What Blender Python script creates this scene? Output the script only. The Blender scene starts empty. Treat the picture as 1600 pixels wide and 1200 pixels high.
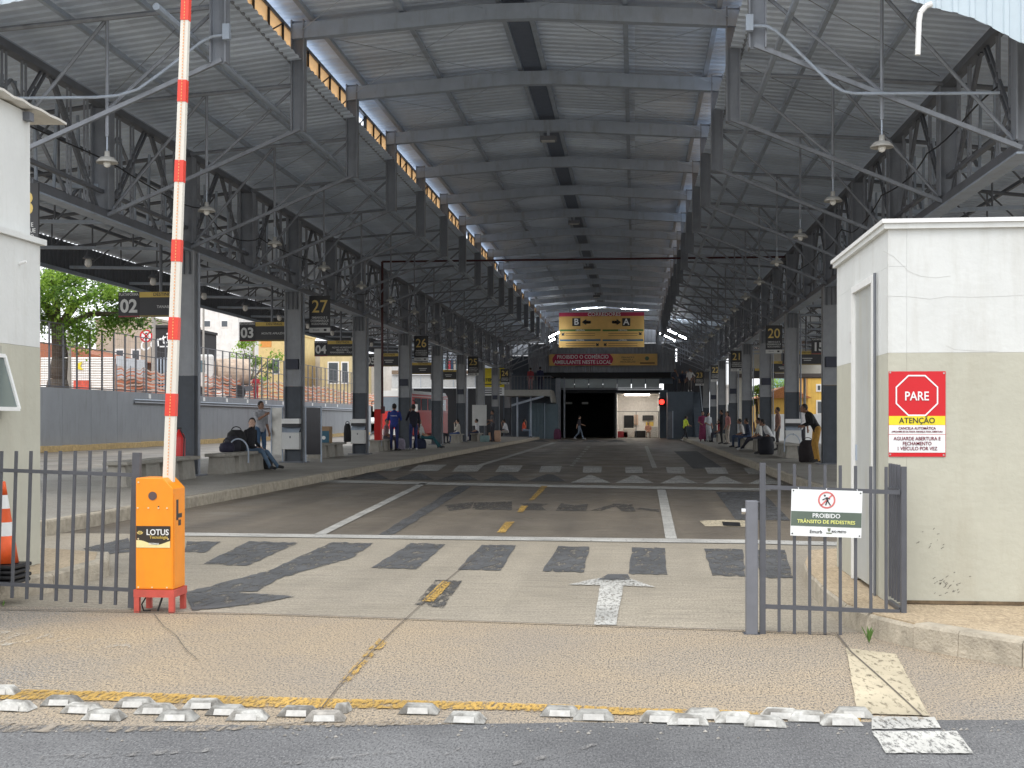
import bpy, bmesh, math, random
from mathutils import Vector, Matrix, Euler
random.seed(11)
SC = bpy.context.scene
COL = SC.collection
R = math.radians

# ------------------------------------------------------------------ camera
F, VX, HY, CH = 2000., 992., 657., 1.35          # focal length / vanishing point (photo pixels), eye height
YAW = math.atan((VX-800)/F); S_, C_ = math.sin(YAW), math.cos(YAW)
cd = bpy.data.cameras.new('camera'); cam = bpy.data.objects.new('camera', cd); COL.objects.link(cam)
cam.location = (0, 0, CH); cam.rotation_euler = (R(90), 0, YAW)
cd.sensor_width = 36.; cd.lens = 36.*F/1600.; cd.shift_y = (HY-600.)/1600.
cd.clip_start = .05; cd.clip_end = 3000
SC.camera = cam
# ------------------------------------------------------------------ sky, sun, exposure
SUN_EL, SUN_AZ = R(58), R(205)
W = bpy.data.worlds.new('World'); SC.world = W; W.use_nodes = True
wn = W.node_tree.nodes; wl = W.node_tree.links
bg = wn['Background']
sky = wn.new('ShaderNodeTexSky'); sky.sky_type = 'NISHITA'; sky.sun_disc = False
sky.sun_elevation = SUN_EL; sky.sun_rotation = SUN_AZ
sky.air_density = 1.0; sky.dust_density = 1.5; sky.ozone_density = 1.0
hs = wn.new('ShaderNodeHueSaturation'); hs.inputs['Saturation'].default_value = .22
wl.new(sky.outputs[0], hs.inputs['Color'])
ov = wn.new('ShaderNodeMixRGB'); ov.inputs[0].default_value = .72; ov.inputs[2].default_value = (8.6, 8.9, 9.3, 1)   # even overcast over the clear-sky gradient
wl.new(hs.outputs[0], ov.inputs[1]); wl.new(ov.outputs[0], bg.inputs['Color'])
bg.inputs['Strength'].default_value = .15
sl = bpy.data.lights.new('sun', 'SUN'); sl.energy = .7; sl.angle = R(30); sl.color = (1, .95, .88)
so = bpy.data.objects.new('sun', sl); COL.objects.link(so)
sd = Vector((math.sin(SUN_AZ)*math.cos(SUN_EL), math.cos(SUN_AZ)*math.cos(SUN_EL), math.sin(SUN_EL)))
so.rotation_euler = sd.to_track_quat('Z', 'Y').to_euler(); so.location = (0, 0, 60)
SC.view_settings.view_transform = 'Standard'; SC.view_settings.look = 'None'
SC.view_settings.exposure = .66; SC.view_settings.gamma = 1
SC.cycles.use_denoising = True
SC.cycles.max_bounces = 8; SC.cycles.diffuse_bounces = 6
SC.cycles.sample_clamp_indirect = 6

# ------------------------------------------------------------------ pixel -> place
def ray(px, py):
    u = (px-800)/F; v = (HY-py)/F
    return (C_*u-S_, S_*u+C_, v)
def gz(px, py, z=0.):
    r = ray(px, py); t = (z-CH)/r[2]; return Vector((r[0]*t, r[1]*t, z))
def gy(px, py, Y):
    r = ray(px, py); t = Y/r[1]; return Vector((r[0]*t, Y, CH+r[2]*t))
def gx(px, py, X):
    r = ray(px, py); t = X/r[0]; return Vector((X, r[1]*t, CH+r[2]*t))

# ------------------------------------------------------------------ materials
MC = {}
def nodes_of(name):
    m = bpy.data.materials.new(name); m.use_nodes = True
    nt = m.node_tree; return m, nt, nt.nodes, nt.links, nt.nodes['Principled BSDF']
def s2l(c): return tuple((v/12.92 if v <= .04045 else ((v+.055)/1.055)**2.4) for v in c)
def pm(name, col, rough=.6, metal=0., var=.12, scale=6., bump=0., grime=None, spec=.5):
    if name in MC: return MC[name]
    m, nt, N, L, b = nodes_of(name)
    geo = N.new('ShaderNodeNewGeometry')
    n1 = N.new('ShaderNodeTexNoise'); n1.inputs['Scale'].default_value = scale; n1.inputs['Detail'].default_value = 6; n1.inputs['Roughness'].default_value = .65
    L.new(geo.outputs['Position'], n1.inputs['Vector'])
    r = N.new('ShaderNodeValToRGB'); e = r.color_ramp.elements
    e[0].position = .3; e[1].position = .7
    e[0].color = (*[c*(1-var) for c in col], 1); e[1].color = (*[min(1, c*(1+var)) for c in col], 1)
    L.new(n1.outputs['Fac'], r.inputs[0]); out = r.outputs[0]
    if grime:
        n2 = N.new('ShaderNodeTexNoise'); n2.inputs['Scale'].default_value = 1.3; n2.inputs['Detail'].default_value = 8; n2.inputs['Roughness'].default_value = .7
        mp = N.new('ShaderNodeMapping'); mp.inputs['Scale'].default_value = (3, 3, .5)
        L.new(geo.outputs['Position'], mp.inputs[0]); L.new(mp.outputs[0], n2.inputs['Vector'])
        rr = N.new('ShaderNodeValToRGB'); rr.color_ramp.elements[0].position = .52; rr.color_ramp.elements[1].position = .75
        rr.color_ramp.elements[1].color = (.55, .55, .55, 1)
        L.new(n2.outputs['Fac'], rr.inputs[0])
        mx = N.new('ShaderNodeMixRGB'); mx.inputs[2].default_value = (*grime, 1)
        L.new(rr.outputs[0], mx.inputs[0]); L.new(out, mx.inputs[1]); out = mx.outputs[0]
    L.new(out, b.inputs['Base Color'])
    b.inputs['Roughness'].default_value = rough; b.inputs['Metallic'].default_value = metal
    b.inputs['Specular IOR Level'].default_value = spec
    if bump:
        bp = N.new('ShaderNodeBump'); bp.inputs['Strength'].default_value = bump; bp.inputs['Distance'].default_value = .02
        n3 = N.new('ShaderNodeTexNoise'); n3.inputs['Scale'].default_value = scale*8; n3.inputs['Detail'].default_value = 4
        L.new(geo.outputs['Position'], n3.inputs['Vector']); L.new(n3.outputs['Fac'], bp.inputs['Height']); L.new(bp.outputs[0], b.inputs['Normal'])
    MC[name] = m; return m
def emit(name, col, s):
    if name in MC: return MC[name]
    m, nt, N, L, b = nodes_of(name)
    b.inputs['Base Color'].default_value = (*col, 1); b.inputs['Emission Color'].default_value = (*col, 1); b.inputs['Emission Strength'].default_value = s
    MC[name] = m; return m
def glass(name, col, rough=.05, trans=.5):
    if name in MC: return MC[name]
    m, nt, N, L, b = nodes_of(name)
    b.inputs['Base Color'].default_value = (*col, 1); b.inputs['Roughness'].default_value = rough
    tr = N.new('ShaderNodeBsdfTransparent'); tr.inputs[0].default_value = (*[min(1, c*1.5+.2) for c in col], 1)
    mx = N.new('ShaderNodeMixShader'); mx.inputs[0].default_value = trans
    L.new(b.outputs[0], mx.inputs[1]); L.new(tr.outputs[0], mx.inputs[2]); L.new(mx.outputs[0], N['Material Output'].inputs[0])
    MC[name] = m; return m
def ground_mat(name, c0, c1, cs, speck, sscale, streak=0., big=.35, rough=.85, dark=(.05, .05, .05), darkamt=.0, stretch=(1, 1, 1), zone=.17, track=0.):
    """weathered paving: large blotches, transverse broom streaks, aggregate specks, oily stains"""
    m, nt, N, L, b = nodes_of(name)
    geo = N.new('ShaderNodeNewGeometry'); P = geo.outputs['Position']
    def noise(sc, det=5, ro=.6, vec=None, dist=0):
        n = N.new('ShaderNodeTexNoise'); n.inputs['Scale'].default_value = sc; n.inputs['Detail'].default_value = det
        n.inputs['Roughness'].default_value = ro; n.inputs['Distortion'].default_value = dist
        L.new(vec or P, n.inputs['Vector']); return n.outputs['Fac']
    def ramp(f, p0, p1, a=(0, 0, 0), bb=(1, 1, 1)):
        r = N.new('ShaderNodeValToRGB'); r.color_ramp.elements[0].position = p0; r.color_ramp.elements[1].position = p1
        r.color_ramp.elements[0].color = (*a, 1); r.color_ramp.elements[1].color = (*bb, 1); L.new(f, r.inputs[0]); return r.outputs[0]
    def mix(f, a, c, t='MIX'):
        x = N.new('ShaderNodeMixRGB'); x.blend_type = t
        if isinstance(f, float): x.inputs[0].default_value = f
        else: L.new(f, x.inputs[0])
        for i, v in ((1, a), (2, c)):
            if isinstance(v, tuple): x.inputs[i].default_value = (*v, 1)
            else: L.new(v, x.inputs[i])
        return x.outputs[0]
    mp = N.new('ShaderNodeMapping'); mp.inputs['Scale'].default_value = stretch; L.new(P, mp.inputs[0])
    base = ramp(noise(big, 8, .62, mp.outputs[0], .6), .5-zone, .5+zone, c0, c1)
    ms = N.new('ShaderNodeMapping'); ms.inputs['Scale'].default_value = (1.2, 14, 1); L.new(P, ms.inputs[0])
    st = noise(1.6, 6, .7, ms.outputs[0])
    base = mix(streak, base, ramp(st, .3, .7, tuple(c*.62 for c in c0), tuple(min(1, c*1.25) for c in c1)))
    mg = N.new('ShaderNodeMapping'); mg.inputs['Scale'].default_value = (1, .36, 1); L.new(P, mg.inputs[0])
    sp = noise(sscale, 2, .7, mg.outputs[0])
    base = mix(ramp(sp, .505, .575, (0, 0, 0), (speck*.9,)*3), base, cs)
    sp2 = noise(sscale*1.25, 2, .7, mg.outputs[0])
    base = mix(ramp(sp2, .55, .61, (0, 0, 0), (speck*.75,)*3), base, tuple(min(1, c*1.5) for c in c1))
    if track:
        mt = N.new('ShaderNodeMapping'); mt.inputs['Scale'].default_value = (1, .035, 1); L.new(P, mt.inputs[0])
        base = mix(ramp(noise(1.1, 4, .55, mt.outputs[0], .3), .42, .66, (0, 0, 0), (track,)*3), base, dark)
    if darkamt:
        dk = noise(.22, 7, .68, mp.outputs[0], .8)
        base = mix(ramp(dk, .50, .68, (0, 0, 0), (darkamt,)*3), base, dark)
    L.new(base, b.inputs['Base Color']); b.inputs['Roughness'].default_value = rough
    rr = ramp(noise(.8, 6), .35, .7, (rough-.18,)*3, (min(1, rough+.1),)*3); L.new(rr, b.inputs['Roughness'])
    bp = N.new('ShaderNodeBump'); bp.inputs['Strength'].default_value = .14; bp.inputs['Distance'].default_value = .008
    L.new(sp, bp.inputs['Height']); L.new(bp.outputs[0], b.inputs['Normal'])
    MC[name] = m; return m
def paint(name, col, wear=.5, under=None, scale=9.):
    """road paint, worn through in patches (transparent where worn)"""
    if name in MC: return MC[name]
    m, nt, N, L, b = nodes_of(name)
    geo = N.new('ShaderNodeNewGeometry')
    n = N.new('ShaderNodeTexNoise'); n.inputs['Scale'].default_value = scale; n.inputs['Detail'].default_value = 9; n.inputs['Roughness'].default_value = .75
    mp = N.new('ShaderNodeMapping'); mp.inputs['Scale'].default_value = (2.0, .55, 1); L.new(geo.outputs['Position'], mp.inputs[0]); L.new(mp.outputs[0], n.inputs['Vector'])
    r = N.new('ShaderNodeValToRGB'); c = .30+.35*wear
    r.color_ramp.elements[0].position = c-.05; r.color_ramp.elements[1].position = c+.09
    L.new(n.outputs['Fac'], r.inputs[0])
    n2 = N.new('ShaderNodeTexNoise'); n2.inputs['Scale'].default_value = 2.2; n2.inputs['Detail'].default_value = 6
    L.new(geo.outputs['Position'], n2.inputs['Vector'])
    cr = N.new('ShaderNodeValToRGB'); cr.color_ramp.elements[0].position = .3; cr.color_ramp.elements[1].position = .7
    cr.color_ramp.elements[0].color = (*[v*.62 for v in col], 1); cr.color_ramp.elements[1].color = (*col, 1)
    L.new(n2.outputs['Fac'], cr.inputs[0]); L.new(cr.outputs[0], b.inputs['Base Color']); b.inputs['Roughness'].default_value = .7
    tr = N.new('ShaderNodeBsdfTransparent'); mx = N.new('ShaderNodeMixShader')
    L.new(r.outputs[0], mx.inputs[0]); L.new(tr.outputs[0], mx.inputs[1]); L.new(b.outputs[0], mx.inputs[2])
    L.new(mx.outputs[0], N['Material Output'].inputs[0])
    MC[name] = m; return m

M_STEEL = pm('steel_grey', (.27, .29, .325), .48, .0, .14, 3., grime=(.10, .10, .10))
M_STEELD = pm('steel_dark', (.15, .16, .18), .5, 0, .15, 3.)
M_STEELL = pm('steel_light', (.40, .46, .54), .45, 0, .1, 3., grime=(.2, .19, .17))
M_SHEET = pm('roof_sheet', (.74, .83, .97), .42, .06, .07, 1.2, grime=(.56, .62, .71))
M_SHEETO = pm('roof_sheet_top', (.42, .42, .41), .4, .3, .1, 1.)
M_COLU = pm('column_paint', (.29, .30, .315), .55, 0, .1, 4., grime=(.22, .21, .19))
M_COLD = pm('column_base_paint', (.05, .06, .075), .5, 0, .2, 4., grime=(.07, .07, .07))
M_WHITE = pm('white_plaster', (.66, .67, .65), .8, 0, .05, 2.5, .15, grime=(.5, .49, .44))
M_BEIGE = pm('beige_plaster', (.48, .47, .39), .85, 0, .06, 2.5, .2, grime=(.40, .37, .29))
M_KERB = pm('kerb_concrete', (.42, .37, .29), .9, 0, .28, 7., .6, grime=(.11, .095, .07))
M_KERBY = pm('kerb_yellowed', (.50, .36, .17), .9, 0, .25, 6., .4, grime=(.25, .2, .13))
M_FENCE = pm('fence_paint', (.085, .088, .10), .45, 0, .12, 9.)
M_ORANGE = pm('orange_paint', (.93, .30, .01), .38, 0, .06, 5., grime=(.62, .22, .03))
M_RED = pm('red_paint', (.62, .02, .02), .4, 0, .1, 5.)
M_REDST = pm('stand_red', (.55, .085, .06), .5, 0, .15, 9., grime=(.3, .1, .07))
M_BLACK = pm('black', (.012, .012, .014), .5, 0, .2, 5.)
M_CONC = pm('bench_concrete', (.33, .31, .27), .85, 0, .14, 6., .3, grime=(.18, .16, .13))
M_WHITEP = pm('white_paint', (.80, .80, .78), .5, 0, .05, 4.)
M_YEL = pm('yellow_print', (.62, .44, .10), .5, 0, .05, 4.)
M_DKPRINT = pm('dark_print', (.03, .03, .033), .5, 0, .08, 4.)
M_LTPRINT = pm('pale_print', (.62, .62, .60), .5, 0, .05, 4.)
M_NAVY = pm('navy_cladding', (.085, .11, .14), .5, .1, .12, 3.)
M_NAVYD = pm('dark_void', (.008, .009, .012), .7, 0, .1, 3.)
M_WALLG = pm('retaining_wall_grey', (.25, .265, .285), .7, 0, .08, .8, .1, grime=(.15, .155, .16))

# ------------------------------------------------------------------ mesh builder
ORI = {}
class MB:
    def __init__(s): s.v = []; s.f = []; s.smooth = False
    def add(s, vs, fs):
        o = len(s.v); s.v += [Vector(v) for v in vs]; s.f += [tuple(i+o for i in f) for f in fs]; return s
    def box(s, x0, x1, y0, y1, z0, z1):
        return s.add([(x0, y0, z0), (x1, y0, z0), (x1, y1, z0), (x0, y1, z0), (x0, y0, z1), (x1, y0, z1), (x1, y1, z1), (x0, y1, z1)],
                     [(3, 2, 1, 0), (4, 5, 6, 7), (0, 1, 5, 4), (1, 2, 6, 5), (2, 3, 7, 6), (3, 0, 4, 7)])
    def beam(s, p0, p1, w, h, up=(0, 0, 1)):
        p0, p1 = Vector(p0), Vector(p1); d = (p1-p0).normalized(); u = Vector(up)
        if abs(d.dot(u)) > .98: u = Vector((0, 1, 0))
        a = d.cross(u).normalized(); b = a.cross(d)
        vs = [p+a*sx*w/2+b*sz*h/2 for p in (p0, p1) for sx, sz in ((-1, -1), (1, -1), (1, 1), (-1, 1))]
        return s.add(vs, [(0, 1, 2, 3), (7, 6, 5, 4), (0, 4, 5, 1), (1, 5, 6, 2), (2, 6, 7, 3), (3, 7, 4, 0)])
    def tube(s, p0, p1, r0, r1=None, n=8, caps=True):
        r1 = r0 if r1 is None else r1
        p0, p1 = Vector(p0), Vector(p1); d = (p1-p0).normalized()
        u = Vector((0, 0, 1)) if abs(d.z) < .9 else Vector((1, 0, 0))
        a = d.cross(u).normalized(); b = a.cross(d)
        vs = [p+(a*math.cos(t)+b*math.sin(t))*r for p, r in ((p0, r0), (p1, r1)) for t in [2*math.pi*i/n for i in range(n)]]
        fs = [(i, (i+1) % n, n+(i+1) % n, n+i) for i in range(n)]
        if caps: fs += [tuple(range(n-1, -1, -1)), tuple(range(n, 2*n))]
        return s.add(vs, fs)
    def path(s, pts, r, n=6):
        for a, b in zip(pts, pts[1:]): s.tube(a, b, r, r, n)
        return s
    def loft(s, rings, n=12, caps=True):
        """rings: (centre, rx, ry[, rotation matrix])"""
        vs = []
        for c, rx, ry, *m in rings:
            for i in range(n):
                t = 2*math.pi*i/n; q = Vector((rx*math.cos(t), ry*math.sin(t), 0))
                if m: q = m[0] @ q
                vs.append(Vector(c)+q)
        fs = [(k*n+i, k*n+(i+1) % n, (k+1)*n+(i+1) % n, (k+1)*n+i) for k in range(len(rings)-1) for i in range(n)]
        if caps: fs += [tuple(range(n-1, -1, -1)), tuple((len(rings)-1)*n+i for i in range(n))]
        return s.add(vs, fs)
    def lathe(s, c, prof, n=16):
        c = Vector(c); return s.loft([(c+Vector((0, 0, z)), r, r) for r, z in prof], n)
    def prism(s, pts, vec):
        n = len(pts); v = Vector(vec)
        return s.add([Vector(p) for p in pts]+[Vector(p)+v for p in pts],
                     [tuple(range(n-1, -1, -1)), tuple(range(n, 2*n))]+[(i, (i+1) % n, n+(i+1) % n, n+i) for i in range(n)])
    def poly(s, pts): return s.add(pts, [tuple(range(len(pts)))])
    def ell(s, c, rx, ry, rz, n=12, m=8, rot=None):
        rings = []
        for k in range(m+1):
            t = -math.pi/2+math.pi*k/m; cc = max(.02, math.cos(t)); q = Vector((0, 0, rz*math.sin(t)))
            if rot: rings.append((Vector(c)+rot @ q, rx*cc, ry*cc, rot))
            else: rings.append((Vector(c)+q, rx*cc, ry*cc))
        return s.loft(rings, n)
    def capsule(s, p0, p1, r0, r1, n=10):
        p0, p1 = Vector(p0), Vector(p1); d = p1-p0
        if d.length < 1e-5: return s.ell(p0, r0, r0, r0)
        q = d.normalized().to_track_quat('Z', 'Y').to_matrix(); dn = d.normalized()
        rg = []
        for k in range(4): t = math.pi/2*(1-k/3); rg.append((p0-dn*r0*math.sin(t), max(.001, r0*math.cos(t)), max(.001, r0*math.cos(t)), q))
        for k in range(4): t = math.pi/2*k/3; rg.append((p1+dn*r1*math.sin(t), max(.001, r1*math.cos(t)), max(.001, r1*math.cos(t)), q))
        return s.loft(rg, n)
    def xf(s, m): s.v = [m @ v for v in s.v]; return s
    def mesh(s, name, mat):
        me = bpy.data.meshes.new(name); me.from_pydata([tuple(v) for v in s.v], [], s.f)
        for m in (mat if isinstance(mat, list) else [mat]): me.materials.append(m)
        bm = bmesh.new(); bm.from_mesh(me); bmesh.ops.recalc_face_normals(bm, faces=bm.faces); bm.to_mesh(me); bm.free()
        if s.smooth:
            for p in me.polygons: p.use_smooth = True
        return me
    def build(s, name, mat, parent=None, local=False):
        off = Vector((0, 0, 0))
        if parent is None:
            xs = [v.x for v in s.v]; ys = [v.y for v in s.v]; zs = [v.z for v in s.v]
            off = Vector(((min(xs)+max(xs))/2, (min(ys)+max(ys))/2, min(zs)))
        elif not local: off = ORI.get(parent.name, Vector((0, 0, 0)))
        s.v = [v-off for v in s.v]
        o = bpy.data.objects.new(name, s.mesh(name, mat)); COL.objects.link(o)
        if parent is None: o.location = off
        else: o.parent = parent
        ORI[o.name] = off
        return o
def tag(o, label, cat, group=None):
    o['label'] = label; o['category'] = cat
    if group: o['group'] = group
    return o
def struct(o, kind='structure'): o['kind'] = kind; return o
def thing(name, label, cat, loc=(0, 0, 0), rz=0., group=None):
    o = bpy.data.objects.new(name, None); COL.objects.link(o); o.location = loc; o.rotation_euler = (0, 0, rz)
    o.empty_display_size = .2
    ORI[o.name] = Vector(loc); return tag(o, label, cat, group)
def dup(root, loc, rz=None, label=None, group=None):
    def cp(o, parent):
        c = o.copy(); COL.objects.link(c); c.parent = parent
        for ch in list(o.children): cp(ch, c)
        return c
    r = cp(root, None); r.location = loc
    if rz is not None: r.rotation_euler = (0, 0, rz)
    if label: r['label'] = label
    if group: r['group'] = group
    ORI[r.name] = Vector(loc); return r
def piece(src, name, parent, m):
    """a further copy of a piece, sharing its mesh"""
    o = bpy.data.objects.new(name, src.data); COL.objects.link(o); o.parent = parent; o.matrix_local = m; return o
TXT = {}
def text(body, size, mat, parent, loc, rot=(R(90), 0, 0), bold=.0, align='CENTER', sx=1., name='lettering', world=True, ext=.0015, shear=0.):
    cu = bpy.data.curves.new('t', 'FONT'); cu.body = body; cu.size = size; cu.align_x = align; cu.align_y = 'CENTER'
    cu.offset = bold*size; cu.extrude = ext; cu.shear = shear; cu.resolution_u = 3
    t = bpy.data.objects.new('t', cu); COL.objects.link(t)
    bpy.context.view_layer.update()
    me = bpy.data.meshes.new_from_object(t.evaluated_get(bpy.context.evaluated_depsgraph_get()))
    bpy.data.objects.remove(t); bpy.data.curves.remove(cu)
    me.transform(Matrix.Diagonal((sx, 1, 1, 1))); me.materials.clear(); me.materials.append(mat)
    o = bpy.data.objects.new(name, me); COL.objects.link(o); o.parent = parent
    off = ORI.get(parent.name, Vector((0, 0, 0))) if world else Vector((0, 0, 0))
    o.location = Vector(loc)-off; o.rotation_euler = rot
    return o

# ================================================================== GROUND
G_ASPH = ground_mat('street_asphalt', (.10, .10, .104), (.185, .185, .185), (.055, .055, .058), .8, 100., .15, .8, .85, (.03, .03, .032), .6)
G_APRON = ground_mat('exposed_aggregate', (.255, .24, .22), (.43, .33, .21), (.05, .046, .042), .95, 100., .10, .28, .9, (.20, .185, .17), .45, (.55, .9, 1), .075, .3)
G_ENTRY = ground_mat('entry_concrete_lit', (.26, .235, .195), (.43, .375, .29), (.17, .15, .12), .5, 60., .55, .3, .7, (.17, .15, .12), .4, (1, .5, 1), .15, .3)  # lighter copy of the road concrete, open daylight put into the colour
G_ROAD = ground_mat('hall_concrete_shaded', (.125, .108, .088), (.25, .21, .16), (.085, .075, .064), .5, 60., .6, .28, .60, (.075, .066, .057), .62, (1, .35, 1), .15, .55)  # hall shade put into the colour, along with tyre tracks and oil stains
G_PAVE = ground_mat('pavement_concrete', (.36, .275, .175), (.50, .40, .275), (.17, .13, .09), .4, 45., .25, .6, .9, (.28, .2, .12), .3)
G_PLAT = ground_mat('platform_concrete', (.27, .25, .215), (.38, .355, .31), (.17, .155, .13), .4, 40., .3, .5, .7, (.13, .12, .10), .4)
G_EARTH = ground_mat('raised_ground', (.26, .15, .09), (.36, .25, .17), (.14, .1, .07), .4, 30., .1, .3, .95)

bl = lambda X: 5.745+.118*X          # edge between asphalt and apron
jl = lambda X: 8.42-.117*X if X < .69 else 8.34
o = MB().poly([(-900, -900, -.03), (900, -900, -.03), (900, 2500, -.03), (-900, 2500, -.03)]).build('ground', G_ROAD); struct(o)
xs = [-40, -14, -8]+[-6+.22*i for i in range(56)]+[8, 14, 40]
edge = [(x, (bl(x) if abs(x) < 8 else bl(8*math.copysign(1, x)))+random.uniform(-.022, .022), 0) for x in xs]
street = MB().poly([(40, -20, 0), *[(a, b, c) for a, b, c in reversed(edge)], (-40, -20, 0)]).build('street', G_ASPH); struct(street)
je = [(-40, 9.2, 0), (-8, 9.2, 0), (-4, jl(-4), 0), (.69, jl(.69), 0), (3, 8.3, 0), (40, 8.3, 0)]
apron = MB().poly([*edge, *reversed(je)]).build('apron', G_APRON); struct(apron)
se = [(-40, 14.9, 0), (-4.47, 14.75, 0), (1.23, 14.42, 0), (40, 14.3, 0)]      # from the stop line on, the road's colour includes the hall's shade
struct(MB().poly([*je, *reversed(se)]).build('entry_road_lit', G_ENTRY))
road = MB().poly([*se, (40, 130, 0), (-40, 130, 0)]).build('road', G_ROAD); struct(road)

def rough(pts, step=7., amp=1.1):
    out = []
    for i, a in enumerate(pts):
        b = pts[(i+1) % len(pts)]; L = math.dist(a, b); n = max(1, int(L/step))
        for k in range(n):
            t = k/n; j = 0 if k == 0 else amp
            out.append((a[0]+(b[0]-a[0])*t+random.uniform(-j, j), a[1]+(b[1]-a[1])*t+random.uniform(-j, j)*.5))
    return out
def mark(name, pts, mat, z=.004, rag=None, parent=None):
    if rag: pts = rough(pts, 7., rag)
    return MB().poly([gz(x, y, z) for x, y in pts]).build(name, mat, parent or road)
P_WH = paint('road_white', (.50, .49, .455), .16, scale=18)
P_WHW = paint('road_white_worn', (.60, .59, .55), .34, scale=22)
P_YE = paint('road_yellow', (.58, .36, .085), .42, scale=26)
P_YEW = paint('road_yellow_worn', (.62, .38, .08), .58, scale=16)
P_BK = paint('blackout_paint', (.112, .114, .117), .33, scale=6)
P_BK2 = paint('blackout_paint_thin', (.085, .082, .078), .48, scale=7)
P_CR = paint('cream_paint', (.60, .52, .37), .24, scale=16)
P_JT = pm('joint_filler', (.13, .11, .09), .9, 0, .3, 20)
for q in ([(318, 881), (386, 884), (466, 848), (390, 845)],
          [(520, 847), (583, 848), (548, 872), (482, 890), (432, 905), (402, 924), (288, 926), (420, 891), (470, 868)],
          [(580, 887), (650, 889), (696, 850), (643, 848)], [(715, 890), (782, 891), (806, 852), (753, 851)],
          [(848, 892), (912, 894), (921, 854), (872, 853)], [(982, 896), (1043, 898), (1039, 856), (987, 855)],
          [(1113, 899), (1164, 900), (1160, 858), (1100, 857)], [(1190, 902), (1240, 903), (1226, 859), (1178, 858)],
          [(130, 857), (200, 840), (204, 862), (150, 868)], [(287, 862), (320, 863), (345, 846), (292, 845)]):
    mark('blacked_out_stripe', q, P_BK, .005, 1.6)
mark('blacked_out_arrow', [(287, 926), (365, 925), (462, 931), (402, 943), (300, 954)], P_BK, .006, 1.5)
mark('blacked_out_line', [(592, 835), (616, 835), (736, 760), (717, 759)], P_BK, .005, 1.2)
for q in ([(695, 789), (741, 784), (735, 794), (702, 798)], [(741, 785), (800, 783), (800, 797), (738, 796)],
          [(812, 786), (857, 787), (846, 791), (853, 797), (805, 796), (822, 791)], [(868, 798), (916, 798), (919, 787), (897, 789), (877, 786)],
          [(922, 798), (940, 798), (962, 791), (972, 799), (993, 799), (988, 788), (958, 787)], [(993, 795), (1030, 800), (1030, 796), (1000, 793)]):
    mark('blacked_out_letter', q, P_BK2, .005, .6)
mark('asphalt_patch', [(1053, 705), (1089, 705), (1132, 732), (1083, 732)], P_BK, .005, .6)
mark('asphalt_patch', [(1118, 768), (1190, 768), (1236, 813), (1150, 812)], P_BK, .005, .6)
mark('concrete_patch', [(1093, 814), (1130, 812), (1166, 813), (1166, 823), (1102, 822)], P_CR, .005, .6)
dr = mark('drain_cover', [(1128, 815), (1156, 816), (1157, 822), (1130, 821)], M_BLACK, .010)
mark('stop_line', [(285, 832), (1165, 843), (1330, 847), (1330, 853), (1165, 849), (285, 837)], P_WH, .008)
mark('crossing_edge_line', [(478, 749), (850, 757), (1204, 763), (1204, 767), (850, 761), (478, 753)], P_WH, .008)
mark('lane_line', [(490, 835), (508, 835), (668, 755), (656, 755)], P_WH, .008)
mark('lane_line', [(741, 728), (752, 728), (869, 692), (863, 691)], P_WH, .008)
mark('lane_line', [(1040, 842), (1058, 842), (1040, 765), (1027, 765)], P_WH, .008)
mark('lane_line', [(1019, 731), (1027, 731), (1012, 697), (1007, 697)], P_WH, .008)
mark('road_arrow', [(888, 913), (935, 903), (985, 904), (1024, 917), (974, 914.5), (963, 976), (928, 976), (938, 914)], P_WHW, .008, .8)
mark('blacked_out_stripe', [(934, 905), (950, 897), (981, 897), (986, 906)], P_BK, .011, .8)
for q in ([(692, 907), (705, 910), (677, 940), (659, 939)], [(790, 815), (804, 815), (789, 832), (776, 832)],
          [(846, 759), (856, 759), (835, 781), (826, 782)], [(814, 790), (825, 790), (817, 800), (808, 800)]):
    mark('yellow_dash', q, P_YE, .009, .5)
mark('blacked_out_dash', [(680, 906), (722, 907), (692, 950), (648, 944)], P_BK2, .005, 1.)
mark('yellow_dash', [(592, 997), (606, 1002), (543, 1066), (529, 1066)], P_YEW, .009, 1.2, apron)
for i, (x0, x1) in enumerate(((487, 544), (545, 607), (615, 678), (683, 747), (754, 814), (824, 883))):
    y = 748+i*.8; c = (x0+x1)/2+6; mark('crossing_triangle', [(x0, y), (x1, y), (c+9, y-9), (c+3, y-11), (c-5, y-11), (c-12, y-9)], P_BK, .007)
for i, (x0, x1) in enumerate(((892, 954), (961, 1022), (1031, 1091), (1099, 1162), (1168, 1226))):
    y = 754+i*.6; c = (x0+x1)/2; mark('crossing_triangle', [(x0, y), (x1, y), (c+8, y-9), (c+2, y-12), (c-4, y-12), (c-9, y-9)], P_WHW, .007)
for i, (a, b, sh) in enumerate(((520, 570, 22), (584, 626, 20), (646, 690, 17), (711, 750, 12), (777, 813, 8), (844, 876, 4), (911, 940, 1), (977, 1004, -1), (1042, 1070, -3), (1104, 1136, -6), (1166, 1198, -9))):
    y = 735+i*.6; mark('crosswalk_stripe', [(a-sh*.4, y), (b-sh*.4, y), (b+sh*.5, y-10), (a+sh*.5, y-10)], P_WHW, .007)
for i in range(9):
    y = 728-i*3.6; x = 890+i*3.2; mark('lane_stud_dash', [(x, y), (x+6, y), (x+7, y-1.6), (x+1.5, y-1.6)], P_WHW, .008)
for i, (x0, x1) in enumerate(((740, 775), (783, 818), (826, 860), (868, 900), (908, 940), (948, 980))):
    mark('crossing_triangle', [(x0, 690.5), (x1, 690.5), ((x0+x1)/2+5, 687.5), ((x0+x1)/2-5, 687.5)], P_BK, .007)
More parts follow.
